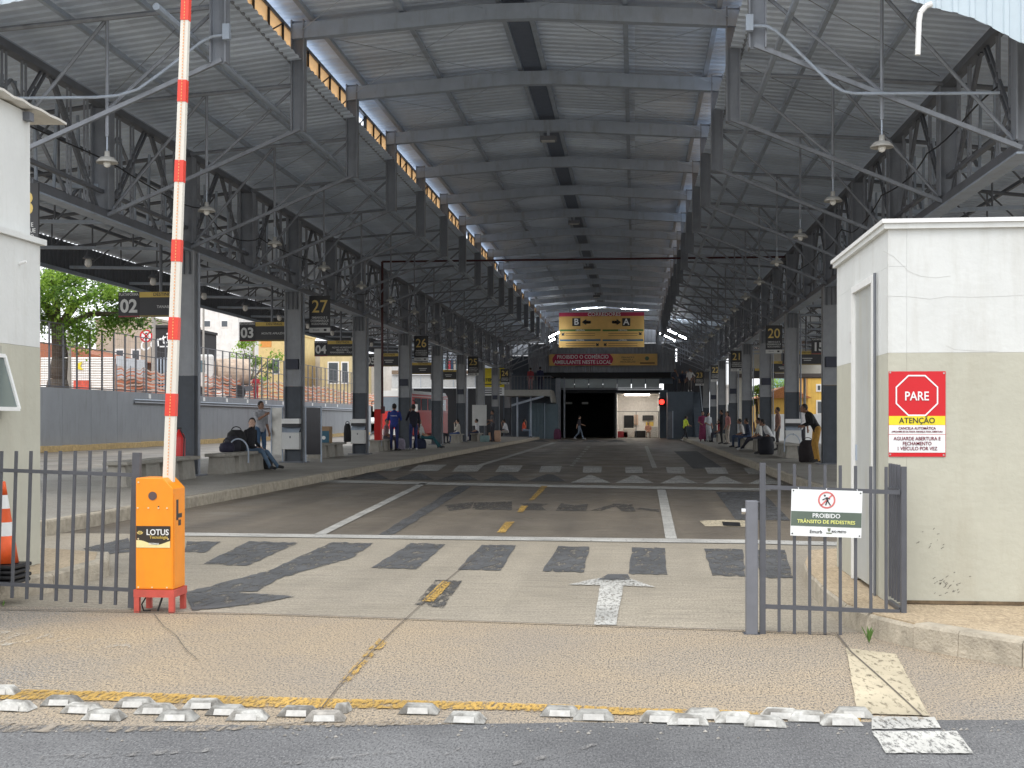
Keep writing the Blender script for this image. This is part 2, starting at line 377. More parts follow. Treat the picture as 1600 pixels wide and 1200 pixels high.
# apron: yellow line, worn white scuffs, joints, painted strip
yel = [(-30, 1075), (0, 1076), (200, 1081), (395, 1088), (560, 1092), (750, 1096), (1000, 1106), (1190, 1111), (1345, 1117), (1345, 1128), (1190, 1121), (1000, 1117), (750, 1108), (560, 1106), (395, 1104), (200, 1095), (0, 1092), (-30, 1091)]
mark('edge_line', yel, P_YE, .006, 1.6, apron)
mark('scuff', [(0, 985), (100, 990), (200, 1000), (205, 1012), (110, 1012), (0, 1008)], paint('scuff_white', (.62, .58, .5), .82, scale=5), .005, 2., apron)
mark('painted_strip', [(1322, 1012), (1400, 1022), (1452, 1118), (1340, 1114)], P_CR, .007, 1., apron)
mark('painted_block', [(1362, 1119), (1460, 1120), (1470, 1137), (1362, 1139)], P_WHW, .007, 1.2, street)
mark('painted_block', [(1362, 1142), (1495, 1142), (1522, 1177), (1384, 1176)], P_WHW, .007, 1.4, street)
def crack(pts, wpx, parent, z=.010):
    a = [(x-wpx/2, y) for x, y in pts]; b = [(x+wpx/2, y) for x, y in reversed(pts)]
    mark('joint', a+b, P_JT, z, None, parent)
crack([(497, 1112), (512, 1093), (531, 1069), (560, 1038), (590, 1008), (612, 986), (634, 966)], 1.9, apron)
crack([(634, 966), (660, 942), (692, 911), (722, 886), (745, 868)], 1.4, road)
crack([(240, 958), (256, 978), (275, 992), (290, 1014), (310, 1031)], 1.3, apron)
crack([(1308, 990), (1330, 1018), (1380, 1062), (1440, 1117)], 3., apron)
mark('joint', [(0, 951), (400, 958), (800, 971.5), (1160, 984), (1310, 990), (1310, 990.8), (1160, 984.8), (800, 972.3), (400, 958.8), (0, 951.7)], P_JT, .010, None, apron)

P_PALE = paint('pale_scrape', (.30, .29, .28), .66, scale=9.)
mark('dirt_edge', [(-20, 1128), (300, 1134), (520, 1126), (760, 1123), (760, 1129), (520, 1135), (300, 1142), (-20, 1144)], paint('dirt_pale', (.36, .31, .25), .55, scale=12), .005, 2.5, street)
for q in ([(800, 1190), (905, 1168), (930, 1160), (934, 1163), (908, 1172), (803, 1196)], [(690, 1180), (700, 1176), (720, 1166), (722, 1168), (702, 1179)], [(440, 1190), (620, 1172), (622, 1176), (442, 1196)], [(60, 1180), (330, 1168), (332, 1174), (62, 1188)]): mark('scrape', q, P_PALE, .005, 1., street)

# ---- kerbed pavements
def slab(name, outline, z, mat):
    return struct(MB().prism([(x, y, .0) for x, y in outline], (0, 0, z-.004)).build(name, mat))
def kerb_run(pts, z, parent, mat, w=.14, L=.9):
    """kerb stones along a polyline; the paving lies on the stones' left-hand side"""
    for a, b in zip(pts, pts[1:]):
        a, b = Vector((*a, 0)), Vector((*b, 0)); n = max(1, round((b-a).length/L)); d = (b-a)/n; nn = Vector((-d.y, d.x, 0)).normalized()
        for k in range(n):
            p = a+d*k+d*.006; q = a+d*(k+1)-d*.006; dz = random.uniform(-.006, .006); c = .018
            prof = [(0, 0), (c*.3, z+dz-c), (c, z+dz), (w, z+dz), (w, 0)]
            MB().prism([p+nn*u+Vector((0, 0, v-.01)) for u, v in prof], q-p).build('kerb_stone', mat, parent)
PZ = .18
platL = slab('platform', [(-13.2, 13.6), (-7.2, 13.6), (-6.96, 14.4), (-6.96, 92), (-13.2, 92)], PZ, G_PLAT)
kerb_run([(-13.2, 13.45), (-7.2, 13.45), (-6.84, 14.4), (-6.84, 92)], PZ, platL, M_KERB, .13, 1.2)
platR = slab('platform', [(3.44, 21), (9.4, 21), (9.4, 92), (3.44, 92)], PZ, G_PLAT)
kerb_run([(3.3, 92), (3.3, 21.3), (3.6, 20.9), (9.4, 20.9)], PZ, platR, M_KERB, .13, 1.2)
iL = [(-14, 8.95), (-5.3, 8.95), (-4.85, 9.2), (-4.66, 9.7), (-4.66, 10.7), (-4.9, 11.3), (-5.5, 11.6), (-14, 11.6)]
isl = slab('pavement', iL, .15, G_PAVE)
kerb_run([(-14, 8.85), (-5.28, 8.85), (-4.77, 9.12), (-4.55, 9.68), (-4.55, 10.75), (-4.82, 11.4), (-5.45, 11.72), (-14, 11.72)], .15, isl, M_KERB, .12, .8)
iR = [(14, 5.95), (4.2, 6.1), (3.2, 6.35)]+[tuple(gz(x, y)[:2]) for x, y in ((1600, 1042), (1500, 1025), (1430, 1012), (1370, 996), (1322, 976), (1285, 945), (1262, 918), (1258, 905))]+[(1.62, 12.1), (2.3, 12.6), (14, 12.6)]
isr = slab('pavement', [(x+.0, y+.0) for x, y in reversed(iR)], .15, G_PAVE)
kerb_run([(x-.02, y-.03) for x, y in reversed(iR)], .152, isr, M_KERB, .14, .62)
# weed growing at the kerb, tuft by the fence
def weed(px, py, h, n, label):
    p = gz(px, py); mb = MB()
    for i in range(n):
        a = random.uniform(0, 6.28); l = h*random.uniform(.5, 1); r = random.uniform(.1, .5)*l; w = .006
        tip = p+Vector((math.cos(a)*r, math.sin(a)*r, l)); mid = p+(tip-p)*.55+Vector((0, 0, l*.12)); s = Vector((-math.sin(a), math.cos(a), 0))*w
        mb.add([p, mid-s, tip, mid+s], [(0, 1, 2, 3)])
    tag(mb.build('weed', pm('weed_green', (.10, .20, .04), .7)), label, 'weed')
weed(1358, 1005, .11, 22, 'small green weed growing against the kerb by the grey gate')
weed(5, 948, .05, 14, 'low tuft of grass at the kerb under the bar fence')
# white road studs
ms = MB().add([(-.095, -.05, 0), (.095, -.05, 0), (.095, .05, 0), (-.095, .05, 0), (-.062, -.030, .040), (.062, -.030, .040), (.060, .03, .040), (-.060, .03, .040)],
              [(3, 2, 1, 0), (4, 5, 6, 7), (0, 1, 5, 4), (1, 2, 6, 5), (2, 3, 7, 6), (3, 0, 4, 7)])
M_STUD = pm('stud_white', (.60, .59, .55), .65, 0, .25, 34., .5, grime=(.17, .15, .125))
N, L = M_STUD.node_tree.nodes, M_STUD.node_tree.links; b = N['Principled BSDF']; old = b.inputs['Base Color'].links[0].from_socket
oi = N.new('ShaderNodeObjectInfo'); mr = N.new('ShaderNodeMapRange'); mr.inputs[3].default_value = .62; mr.inputs[4].default_value = 1.12; L.new(oi.outputs['Random'], mr.inputs[0])
gg = N.new('ShaderNodeNewGeometry'); tn = N.new('ShaderNodeTexNoise'); tn.inputs['Scale'].default_value = 11; tn.inputs['Detail'].default_value = 7; L.new(gg.outputs['Position'], tn.inputs['Vector'])
rp = N.new('ShaderNodeValToRGB'); rp.color_ramp.elements[0].position = .40; rp.color_ramp.elements[0].color = (.28, .26, .24, 1); rp.color_ramp.elements[1].position = .56; L.new(tn.outputs['Fac'], rp.inputs[0])
m1 = N.new('ShaderNodeMixRGB'); m1.blend_type = 'MULTIPLY'; m1.inputs[0].default_value = 1; L.new(old, m1.inputs[1]); L.new(mr.outputs[0], m1.inputs[2])
m2_ = N.new('ShaderNodeMixRGB'); m2_.blend_type = 'MULTIPLY'; m2_.inputs[0].default_value = .8; L.new(m1.outputs[0], m2_.inputs[1]); L.new(rp.outputs[0], m2_.inputs[2]); L.new(m2_.outputs[0], b.inputs['Base Color'])
st0 = thing('road_stud', 'white trapezoid road stud in the staggered rows along the yellow line', 'road stud', (0, 0, 0), 0, 'white road studs along the yellow line')
b0 = ms.build('body', M_STUD, st0, True)
bv = b0.modifiers.new('b', 'BEVEL'); bv.width = .006; bv.segments = 2
MB().add([(-.048, -.0545, .006), (.048, -.0545, .006), (.045, -.0415, .031), (-.045, -.0415, .031)], [(0, 1, 2, 3)]).build('reflector', pm('reflector', (.50, .49, .46), .4, 0, .2, 30, grime=(.3, .27, .24)), st0, True)
studs = [(-8, 1087), (15, 1112), (90, 1104), (122, 1116), (156, 1127), (205, 1107), (237, 1117), (271, 1128), (312, 1109), (349, 1119), (382, 1127), (462, 1121), (652, 1117), (725, 1131),
         (875, 1121), (927, 1127), (1032, 1130), (1075, 1134), (1101, 1125), (1150, 1131), (1197, 1137), (1222, 1125), (1265, 1129), (1335, 1123), (1316, 1135)]
for i, (x, y) in enumerate(studs):
    p = gz(x, y, .002)+Vector((0, .05, 0)); rz = random.uniform(-.10, .10)
    if i == 0: st0.location = p; st0.rotation_euler = (0, 0, rz)
    else: dup(st0, p, rz)
p = gz(504, 1129, .002)+Vector((0, .05, 0))
t = dup(st0, p, .12, 'dirty road stud with a blackened broken corner'); del t['group']
for c in t.children:
    if c.name.startswith('body'): c.data = c.data.copy(); c.data.materials.clear(); c.data.materials.append(pm('stud_dirty', (.30, .28, .25), .8, 0, .6, 14))
tag(MB().add([(0, 0, 0), (.07, -.02, 0), (.08, .07, 0), (.01, .06, 0), (.015, .012, .04), (.06, .0, .035), (.065, .05, .04), (.02, .05, .03)],
    [(3, 2, 1, 0), (4, 5, 6, 7), (0, 1, 5, 4), (1, 2, 6, 5), (2, 3, 7, 6), (3, 0, 4, 7)]).xf(Matrix.Translation(gz(520, 1113, .002))).build('stud_fragment', M_STUD), 'broken off piece of a road stud by the yellow line', 'fragment')
mb = MB()
for i in range(150):
    x = random.uniform(0, 1600); y = random.choice((1128, 1131, 1135, 1142))+random.uniform(-3, 14)+(x-800)*-.004; p = gz(x, y, .002); r = random.uniform(.003, .011)
    mb.add([p+Vector((r*math.cos(t_), r*math.sin(t_)*.8, 0)) for t_ in (0, 1.3, 2.7, 4.1)]+[p+Vector((0, 0, r*.9))], [(0, 1, 4), (1, 2, 4), (2, 3, 4), (3, 0, 4)])
struct(mb.build('gravel', pm('grit', (.30, .28, .25), .9, 0, .7, 60)), 'stuff')['label'] = 'loose grit scattered along the asphalt edge'

# ================================================================== HALL ROOF
CX, BAY, Y1 = -2.12, 4.32, 22.14
KS = range(-1, 18)
YK = lambda k: Y1+BAY*k
GL, GR = -9.5, 5.25                       # the two rows of columns
YF, YE = 16.0, 99.5                       # roof front / end
def isect(mb, x, y, z0, z1, w, d, t=.022):
    mb.box(x-w/2, x-w/2+t, y-d/2, y+d/2, z0, z1); mb.box(x+w/2-t, x+w/2, y-d/2, y+d/2, z0, z1)
    return mb.box(x-w/2+t, x+w/2-t, y-.011, y+.011, z0, z1)
fr = thing('roof_frame', 'grey steel portal frame with hanging posts and braced side bays', 'roof frame', (CX, YK(-1), 0), 0, 'portal frames of the hall roof')
for s in (-1, 1):
    MB().beam((s*3.9, 0, 8.2), (s*.45, 0, 8.44), .17, .27).build('rafter', M_STEELL, fr, True)
    isect(MB(), s*3.79, 0, 6.45, 8.40, .24, .20).build('hanging_post', M_STEEL, fr, True)
    MB().tube((s*3.9, 0, 7.27), (s*7.3, 0, 7.02), .038, None, 6).build('top_chord', M_STEEL, fr, True)
    MB().beam((s*3.75, -.02, 6.50), (s*7.3, -.02, 5.02), .06, .06).build('bottom_chord', M_STEEL, fr, True)
    MB().tube((s*5.47, .03, 7.16), (s*5.47, .03, 5.45), .026, None, 6).build('hanger', M_STEEL, fr, True)
    MB().tube((s*3.9, .03, 7.20), (s*5.5, .03, 5.80), .028, None, 6).build('diagonal', M_STEEL, fr, True)
    MB().tube((s*5.5, .05, 7.14), (s*7.25, .05, 5.10), .028, None, 6).build('diagonal', M_STEEL, fr, True)
    MB().tube((s*3.7, .1, 8.22), (s*.5, BAY-.1, 8.50), .007, None, 4).build('bracing_rod', M_STEELL, fr, True)
    MB().tube((s*.5, .1, 8.50), (s*3.7, BAY-.1, 8.22), .007, None, 4).build('bracing_rod', M_STEELL, fr, True)
    MB().tube((s*4.0, .1, 7.45), (s*7.2, BAY-.1, 7.12), .007, None, 4).build('bracing_rod', M_STEEL, fr, True)
    # cantilevered outer arm
    MB().tube((s*7.45, 0, 7.0), (s*13.9, 0, 6.28), .045, None, 6).build('arm_top_chord', M_STEELD, fr, True)
    MB().beam((s*7.45, 0, 5.55), (s*13.9, 0, 5.72), .08, .08).build('arm_bottom_chord', M_STEELL, fr, True)
    mb = MB()
    for i in range(6):
        x = 8.2+i*1.05; x2 = x+1.05; zt = lambda q: 7.0-(q-7.45)*.1116; zb = lambda q: 5.55+(q-7.45)*.0264
        mb.tube((s*x, 0, zb(x)), (s*x, 0, zt(x)), .022, None, 5)
        if i < 5: mb.tube((s*x, .02, zt(x)), (s*x2, .02, zb(x2)), .022, None, 5)
    mb.build('arm_lacing', M_STEELD, fr, True)
MB().beam((-.46, 0, 8.44), (.46, 0, 8.44), .17, .27).build('ridge_piece', M_STEELL, fr, True)
for k in KS:
    if k > -1: dup(fr, (CX, YK(k), 0))

# lattice girders along the column rows, one bay each
def ladder(mb, p, q, gap, w=.042, rung=.38, axis=(0, 1, 0)):
    p, q = Vector(p), Vector(q); a = Vector(axis)*gap/2
    mb.beam(p-a, q-a, w, w); mb.beam(p+a, q+a, w, w); n = max(2, int((q-p).length/rung))
    for i in range(1, n): c = p+(q-p)*(i/n); mb.beam(c-a, c+a, w*.7, w*.8)
    return mb
def make_girder(label, group, s):
    g = thing('lattice_girder', label, 'girder', (0, 0, 0), 0, group)
    MB().box(-.09, .09, .0, BAY, 6.96, 7.08).build('top_chord', M_STEELD, g, True)
    MB().box(-.05, .05, .0, BAY, 7.082, 7.13).build('top_rail', M_STEELL, g, True)
    mb = MB().box(-.11, -.03, 0, BAY, 4.98, 5.12).box(.03, .11, 0, BAY, 4.98, 5.12); mb.build('bottom_chord', M_STEELD, g, True)
    MB().box(-.13, .13, 0, BAY, 4.945, 4.975).build('bottom_flange', M_STEELL, g, True)
    MB().box(-.04, .04, 0, BAY, 5.42, 5.48).build('middle_rail', M_STEELD, g, True)
    isect(MB(), 0, 0, 5.12, 6.95, .34, .26).build('stub_post', M_STEEL, g, True)
    for y0, y1 in ((.28, 2.0), (BAY-.28, BAY-2.0)): ladder(MB(), (0, y0, 5.12), (0, y1, 6.95), .15).build('strut', M_STEELD, g, True)
    for y in (.72, 1.35, 2.95, 3.62): ladder(MB(), (0, y, 5.12), (0, y, 6.95), .13, .03).build('upright', M_STEEL, g, True)
    ox = s*.62
    for y in (.45, 1.1, 1.75, 2.4, 3.05, 3.7): MB().beam((ox, y, 5.35), (ox, y+(.12 if int(y*10) % 2 else -.1), 6.92), .045, .045).build('outer_upright', M_STEELL, g, True)
    MB().beam((ox, 0, 5.38), (ox, BAY, 5.38), .07, .07).build('outer_rail', M_STEELD, g, True)
    MB().beam((ox, 0.1, 5.4), (ox, BAY*.5, 6.9), .05, .05).build('outer_brace', M_STEEL, g, True)
    MB().beam((ox, BAY*.5, 6.9), (ox, BAY-.1, 5.4), .05, .05).build('outer_brace', M_STEEL, g, True)
    return g
g0 = make_girder('lattice steel girder bay over the columns on the retaining wall side', 'girder bays over the columns on the retaining wall side', -1)
g1 = make_girder('lattice steel girder bay over the columns on the guardhouse side', 'girder bays over the columns on the guardhouse side', 1)
for k in KS:
    for g, X in ((g0, GL), (g1, GR)):
        if k == -1: g.location = (X, YK(k), 0)
        else: dup(g, (X, YK(k), 0))

# columns
def make_column(label, group):
    c = thing('steel_column', label, 'column', (0, 0, 0), 0, group)
    for nm, z0, z1, m in (('base_band', PZ+.03, 2.3, M_COLD), ('shaft', 2.302, 4.94, M_COLU)):
        mb = MB(); w, d, t = .46, .36, .035
        mb.box(-w/2, -w/2+t, -d/2, d/2, z0, z1); mb.box(w/2-t, w/2, -d/2, d/2, z0, z1); mb.box(-w/2+t, w/2-t, -d/2+.06, -d/2+.08, z0, z1)
        mb.build(nm, m, c, True)
    MB().box(-.36, .36, -.3, .3, PZ-.002, PZ+.028).build('base_plate', M_STEELD, c, True)
    for x in (-.12, 0., .12): MB().box(x-.012, x+.012, -.2, -.125, 4.45, 4.93).build('stiffener', M_STEELD, c, True)
    MB().tube((.29, -.05, PZ), (.29, -.05, 4.9), .03, None, 6).build('downpipe', M_STEEL, c, True)
    return c
cl = make_column('grey steel column with dark base in the row on the retaining wall side', 'columns on the retaining wall side')
cr = make_column('grey steel column with dark base in the row on the guardhouse side', 'columns on the guardhouse side')
for k in range(1, 18, 2):
    for c, X in ((cl, GL), (cr, GR)):
        if k == 1: c.location = (X, YK(k), 0)
        else: dup(c, (X, YK(k), 0))
pl0 = MB().box(-.17, .17, -.2, -.122, 2.78, 3.06).build('plaque', pm('plaque_navy', (.012, .016, .035), .4), cl, True)
bpy.data.objects.remove(pl0)
for k in (3, 7, 11, 15):
    for X in (GL, GR):
        tag(MB().box(X-.17, X+.17, YK(k)-.21, YK(k)-.122, 2.78, 3.06).build('column_plaque', pm('plaque_navy', (.012, .016, .035), .4)),
            'small navy plaque on a column of the '+('retaining wall' if X < 0 else 'guardhouse')+' side row', 'plaque', 'navy plaques on the columns '+('by the wall' if X < 0 else 'by the guardhouse'))

# roofing
def corr(x0, z0, x1, z1, y0, y1, pitch=.27, amp=.026):
    mb = MB(); prof = []; y = y0
    while y < y1:
        prof += [(y, 0), (y+pitch*.38, 0), (y+pitch*.5, amp), (y+pitch*.88, amp)]; y += pitch
    vs = []; 
    for yy, h in prof: vs += [(x0, yy, z0+h), (x1, yy, z1+h)]
    return mb.add(vs, [(2*i, 2*i+1, 2*i+3, 2*i+2) for i in range(len(prof)-1)])
rf = thing('hall_roof', 'grey corrugated metal roof over the bus hall', 'roof', (CX, YF, 0))
corr(CX-4.3, 8.44, CX-.02, 8.76, YF, YE).build('central_sheet', M_SHEET, rf); corr(CX+.02, 8.76, CX+4.3, 8.44, YF, YE).build('central_sheet', M_SHEET, rf)
corr(-16.3, 6.50, -5.85, 7.70, YF, YE).build('side_sheet', M_SHEET, rf); corr(1.62, 7.70, 12.1, 6.50, YF, YE).build('side_sheet', M_SHEET, rf)
for s in (-1, 1):
    for dx, z in ((.25, 8.655), (1.95, 8.53), (3.55, 8.42)): MB().box(CX+s*dx-.045, CX+s*dx+.045, YF+.1, YE, z-.02, z+.055).build('purlin', M_STEELL, rf)
    for dx, z in ((5.0, 7.43), (6.2, 7.30), (9.2, 6.94), (10.8, 6.76), (12.4, 6.575)): MB().box(CX+s*dx-.035, CX+s*dx+.035, YF+.1, YE, z-.05, z+.03).build('purlin', M_STEELL if dx < 7 else M_STEELD, rf)
    MB().tube((CX+s*4.22, YF+.5, 6.86), (CX+s*4.22, YE, 6.86), .05, None, 8).build('edge_tube', M_STEELL, rf)
    MB().tube((CX+s*3.96, YF+.5, 7.70), (CX+s*3.96, YE, 7.70), .03, None, 6).build('edge_tube', M_STEEL, rf)
MB().box(CX-.19, CX+.19, YF+.1, YE, 8.66, 8.69).build('ridge_band', pm('ridge_navy', (.15, .18, .24), .5), rf)
N, L = M_SHEET.node_tree.nodes, M_SHEET.node_tree.links; b = N['Principled BSDF']; old = b.inputs['Base Color'].links[0].from_socket
gg = N.new('ShaderNodeNewGeometry'); sx_ = N.new('ShaderNodeSeparateXYZ'); L.new(gg.outputs['Position'], sx_.inputs[0])
fl = N.new('ShaderNodeMath'); fl.operation = 'SNAP'; fl.inputs[1].default_value = 1.08; L.new(sx_.outputs['Y'], fl.inputs[0])
f2 = N.new('ShaderNodeMath'); f2.operation = 'SNAP'; f2.inputs[1].default_value = 3.9; L.new(sx_.outputs['X'], f2.inputs[0])
cb = N.new('ShaderNodeCombineXYZ'); L.new(fl.outputs[0], cb.inputs[0]); L.new(f2.outputs[0], cb.inputs[1])
wh = N.new('ShaderNodeTexWhiteNoise'); L.new(cb.outputs[0], wh.inputs[0])
mr = N.new('ShaderNodeMapRange'); mr.inputs[3].default_value = .80; mr.inputs[4].default_value = 1.06; L.new(wh.outputs[0], mr.inputs[0])
ml = N.new('ShaderNodeMixRGB'); ml.blend_type = 'MULTIPLY'; ml.inputs[0].default_value = 1; L.new(old, ml.inputs[1]); L.new(mr.outputs[0], ml.inputs[2]); L.new(ml.outputs[0], b.inputs['Base Color'])
for X, sd2, w_ in ((GL+.35, 1, 'retaining wall'), (GR-.35, -1, 'guardhouse')):
    pts = []
    for k in range(-1, 13):
        for j in range(8): u = j/8; pts.append((X+.05*math.sin(k*2.3+u*5), YK(k)+BAY*u, 5.85-.9*(.25+.2*(k % 3)/2)*4*u*(1-u)*(.5+.5*math.sin(k*1.9))))
    tag(MB().path(pts, .013, 5).build('sagging_cable', M_BLACK), 'black cable sagging along the girder on the %s side' % w_, 'cable')
# outer fascias
def vsheet(xa, za_t, za_b, y0, y1, pitch=.25, amp=.03, along='Y'):
    vs = []; fs = []; y = y0; pr = []
    while y < y1: pr += [(y, 0), (y+pitch*.4, 0), (y+pitch*.5, amp), (y+pitch*.9, amp)]; y += pitch
    for yy, h in pr: vs += [(xa+h, yy, za_b), (xa+h, yy, za_t)]
    return MB().add(vs, [(2*i, 2*i+1, 2*i+3, 2*i+2) for i in range(len(pr)-1)])
for X, s in ((-16.2, -1), (12.0, 1)):
    vsheet(X, 6.46, 5.62, YF, YE).build('fascia', M_STEELD, rf)
    MB().box(X-.06*s-.04, X-.06*s+.04, YF, YE, 5.56, 5.66).build('fascia_rail', M_STEELL, rf)
def gable(x0, x1, top, bot, Y=YF-.05):
    vs = []; x = x0; pr = []; p = .2
    while x < x1: pr += [(x, 0), (x+p*.62, 0), (x+p*.68, -.022), (x+p*.94, -.022)]; x += p
    for xx, h in pr: vs += [(xx, Y+h, bot(xx)), (xx, Y+h, top(xx))]
    return MB().add(vs, [(2*i, 2*i+1, 2*i+3, 2*i+2) for i in range(len(pr)-1)])
M_PALE = pm('pale_blue_sheet', (.50, .58, .63), .5, .1, .06, 2.)
gable(1.9, 12.2, lambda x: 7.70-.1145*(x-1.62)+.09, lambda x: max(5.62, 6.44-.40*(x-3.45)-.05*max(0, x-3.9)+.03*math.sin(x*5)) if x > 2.6 else 6.85).build('gable_sheet', M_PALE, rf)
gable(-16.4, -6.0, lambda x: 7.70+.1145*(x+5.85)+.09, lambda x: 6.86+.16*(x+7.6) if x > -13 else 5.9).build('gable_sheet', M_PALE, rf)
p = lambda px, py: gy(px, py, YF-.12)
mb = MB().path([p(1456, 6), p(1446, 10), p(1438, 20), p(1436, 34), p(1434, 86)], .033, 8); tag(mb.build('downspout', M_WHITEP), 'short white downspout under the pale blue gable sheet', 'pipe')
# clerestory strips
M_AMB = pm('amber_pane', (.62, .42, .22), .35, 0, .35, 3.)
b = M_AMB.node_tree.nodes['Principled BSDF']; N = M_AMB.node_tree.nodes; L = M_AMB.node_tree.links
tr = N.new('ShaderNodeBsdfTranslucent'); tr.inputs[0].default_value = (.80, .60, .38, 1); mx = N.new('ShaderNodeMixShader'); mx.inputs[0].default_value = .75
L.new(b.outputs[0], mx.inputs[1]); L.new(tr.outputs[0], mx.inputs[2])
tp_ = N.new('ShaderNodeBsdfTransparent'); tp_.inputs[0].default_value = (1, .80, .58, 1); m2 = N.new('ShaderNodeMixShader'); m2.inputs[0].default_value = .34
L.new(mx.outputs[0], m2.inputs[1]); L.new(tp_.outputs[0], m2.inputs[2]); L.new(m2.outputs[0], N['Material Output'].inputs[0])
for X, lab in ((CX-4.0, 'on the retaining wall side'), (CX+4.0, 'on the guardhouse side')):
    cs = thing('clerestory_strip', 'strip of amber clerestory panes between the roof levels '+lab, 'window strip', (X, YF+.5, 7.7))
    MB().box(X-.03, X+.03, YF+.3, YE, 7.79, 7.85).build('sill_rail', M_STEELD, cs); MB().box(X-.03, X+.03, YF+.3, YE, 8.27, 8.33).build('head_rail', M_STEELD, cs)
    pane0 = mul0 = None; n = int((YE-YF-.8)/.864)
    for i in range(n):
        y = YF+.62+i*.864
        if pane0 is None:
            pane0 = MB().box(-.006, .006, .03, .835, 0, .42).build('pane', M_AMB, cs, True); mul0 = MB().box(-.035, .035, -.025, .025, 0, .42).build('mullion', M_BLACK, cs, True)
            br0 = MB().beam((.02, .03, .03), (.02, .83, .40), .02, .02).build('brace', M_BLACK, cs, True)
            for q in (pane0, mul0, br0): q.location = (0, y-YF-.5, .15)
        else:
            if random.random() < .9: piece(pane0, 'pane', cs, Matrix.Translation((0, y-YF-.5, .15)))
            piece(mul0, 'mullion', cs, Matrix.Translation((0, y-YF-.5, .15)))
            if i % 2: piece(br0, 'brace', cs, Matrix.Translation((0, y-YF-.5, .15)))
# pendant lamps in the side bays, and white globes further out
lp = thing('pendant_lamp', 'white enamel dish pendant lamp hanging in the bay on the retaining wall side', 'lamp', (0, 0, 0), 0, 'dish lamps on the retaining wall side')
M_ENA = pm('enamel', (.42, .41, .38), .35, 0, .1, 8.)
MB().tube((0, 0, .16), (0, 0, .40), .012, None, 6).build('stem', M_STEELL, lp, True)
m = MB().lathe((0, 0, 0), [(.035, .17), (.04, .10), (.045, .085), (.10, .075), (.145, .03), (.158, 0), (.150, 0), (.135, .028), (.09, .06), (.03, .065)], 20); m.smooth = True; m.build('shade', M_ENA, lp, True)
m = MB().lathe((0, 0, 0), [(.02, .07), (.045, .03), (.055, -.01), (.04, -.05), (.01, -.065)], 12); m.smooth = True; m.build('bulb', pm('bulb_glass', (.8, .79, .74), .2), lp, True)
for k in range(-1, 14):
    for s in (-1, 1):
        loc = (CX+s*5.47, YK(k)+.03, 5.07)
        if k == -1 and s == -1: lp.location = loc
        elif s == -1: dup(lp, loc)
        else: dup(lp, loc, None, 'white enamel dish pendant lamp hanging in the bay on the guardhouse side', 'dish lamps on the guardhouse side')
gl = thing('globe_lamp', 'small lamp with dark hood and white globe under the outer roof arm', 'lamp', (0, 0, 0), 0, 'globe lamps under the outer roof arms')
m = MB().lathe((0, 0, 0), [(.03, .34), (.05, .2), (.13, .12), (.14, .09), (.05, .09)], 14); m.smooth = True; m.build('hood', M_STEELD, gl, True)
m = MB().lathe((0, 0, 0), [(.05, .11), (.085, .03), (.085, -.06), (.05, -.11), (.01, -.12)], 14); m.smooth = True; m.build('globe', pm('globe_white', (.85, .84, .80), .3), gl, True)
fi = 0
for k in range(0, 11):
    for X in (-13.6, 9.3):
        loc = (X, YK(k)+.06, 5.30)
        if fi == 0: gl.location = loc; fi = 1
        else: dup(gl, loc)
# ridge light boxes
rb = thing('ridge_light', 'dark rectangular light fitting hung under the ridge beam', 'light fitting', (0, 0, 0), 0, 'light fittings under the ridge')
MB().box(-.19, .19, -.14, .14, 0, .10).build('housing', M_STEELD, rb, True); MB().box(-.16, .16, -.11, .11, -.012, -.001).build('diffuser', M_LTPRINT, rb, True)
MB().box(-.03, .03, -.02, .02, .10, .28).build('bracket', M_STEELL, rb, True)
for i, k in enumerate((2, 5, 8, 11, 14)):
    loc = (CX+.06, YK(k)-.28, 8.02)
    if i == 0: rb.location = loc
    else: dup(rb, loc)
# conduit runs on the first frame, fire pipe across the hall
p = lambda px, py: gy(px, py, YK(-1)-.16)
for nm, pts, bx in (('guardhouse', [(1171, 40), (1198, 41), (1212, 48), (1228, 62), (1300, 132), (1318, 143), (1336, 146), (1470, 146), (1562, 145)], (1171, 36)),
                    ('retaining wall', [(355, 54), (332, 57), (315, 65), (250, 115), (215, 140), (185, 149), (150, 152), (60, 153), (-30, 154)], (354, 50))):
    t = thing('conduit', 'pale bent electrical conduit with box on the first frame, %s side' % nm, 'conduit', p(*bx))
    MB().path([p(*q) for q in pts], .022, 8).build('pipe', M_STEELL, t); c = p(*bx); MB().box(c.x-.05, c.x+.05, c.y-.04, c.y+.04, c.z-.11, c.z+.11).build('junction_box', M_STEELL, t)
M_FIRE = pm('fire_pipe', (.07, .012, .014), .5, 0, .15, 5)
t = thing('fire_main', 'dark red fire pipe crossing the hall and dropping beside a column', 'pipe', (GL+.6, 44.9, PZ))
MB().tube((GL+.55, 44.9, 7.0), (GR, 44.9, 7.0), .035, None, 8).build('cross_pipe', M_FIRE, t)
MB().tube((GL+.55, 44.9, 1.6), (GL+.55, 44.9, 7.0), .045, None, 8).build('drop_pipe', M_FIRE, t)
MB().tube((GL+.55, 44.9, 1.6), (GL+.55, 44.9, 1.85), .10, None, 10).build('valve', M_FIRE, t)
MB().box(GL+.28, GL+.52, 44.8, 45.1, .65, 1.75).build('hose_box', M_RED, t)
MB().box(GL+.28, GL+.52, 44.8, 45.1, 1.752, 3.9).build('pipe_guard', M_WHITEP, t)

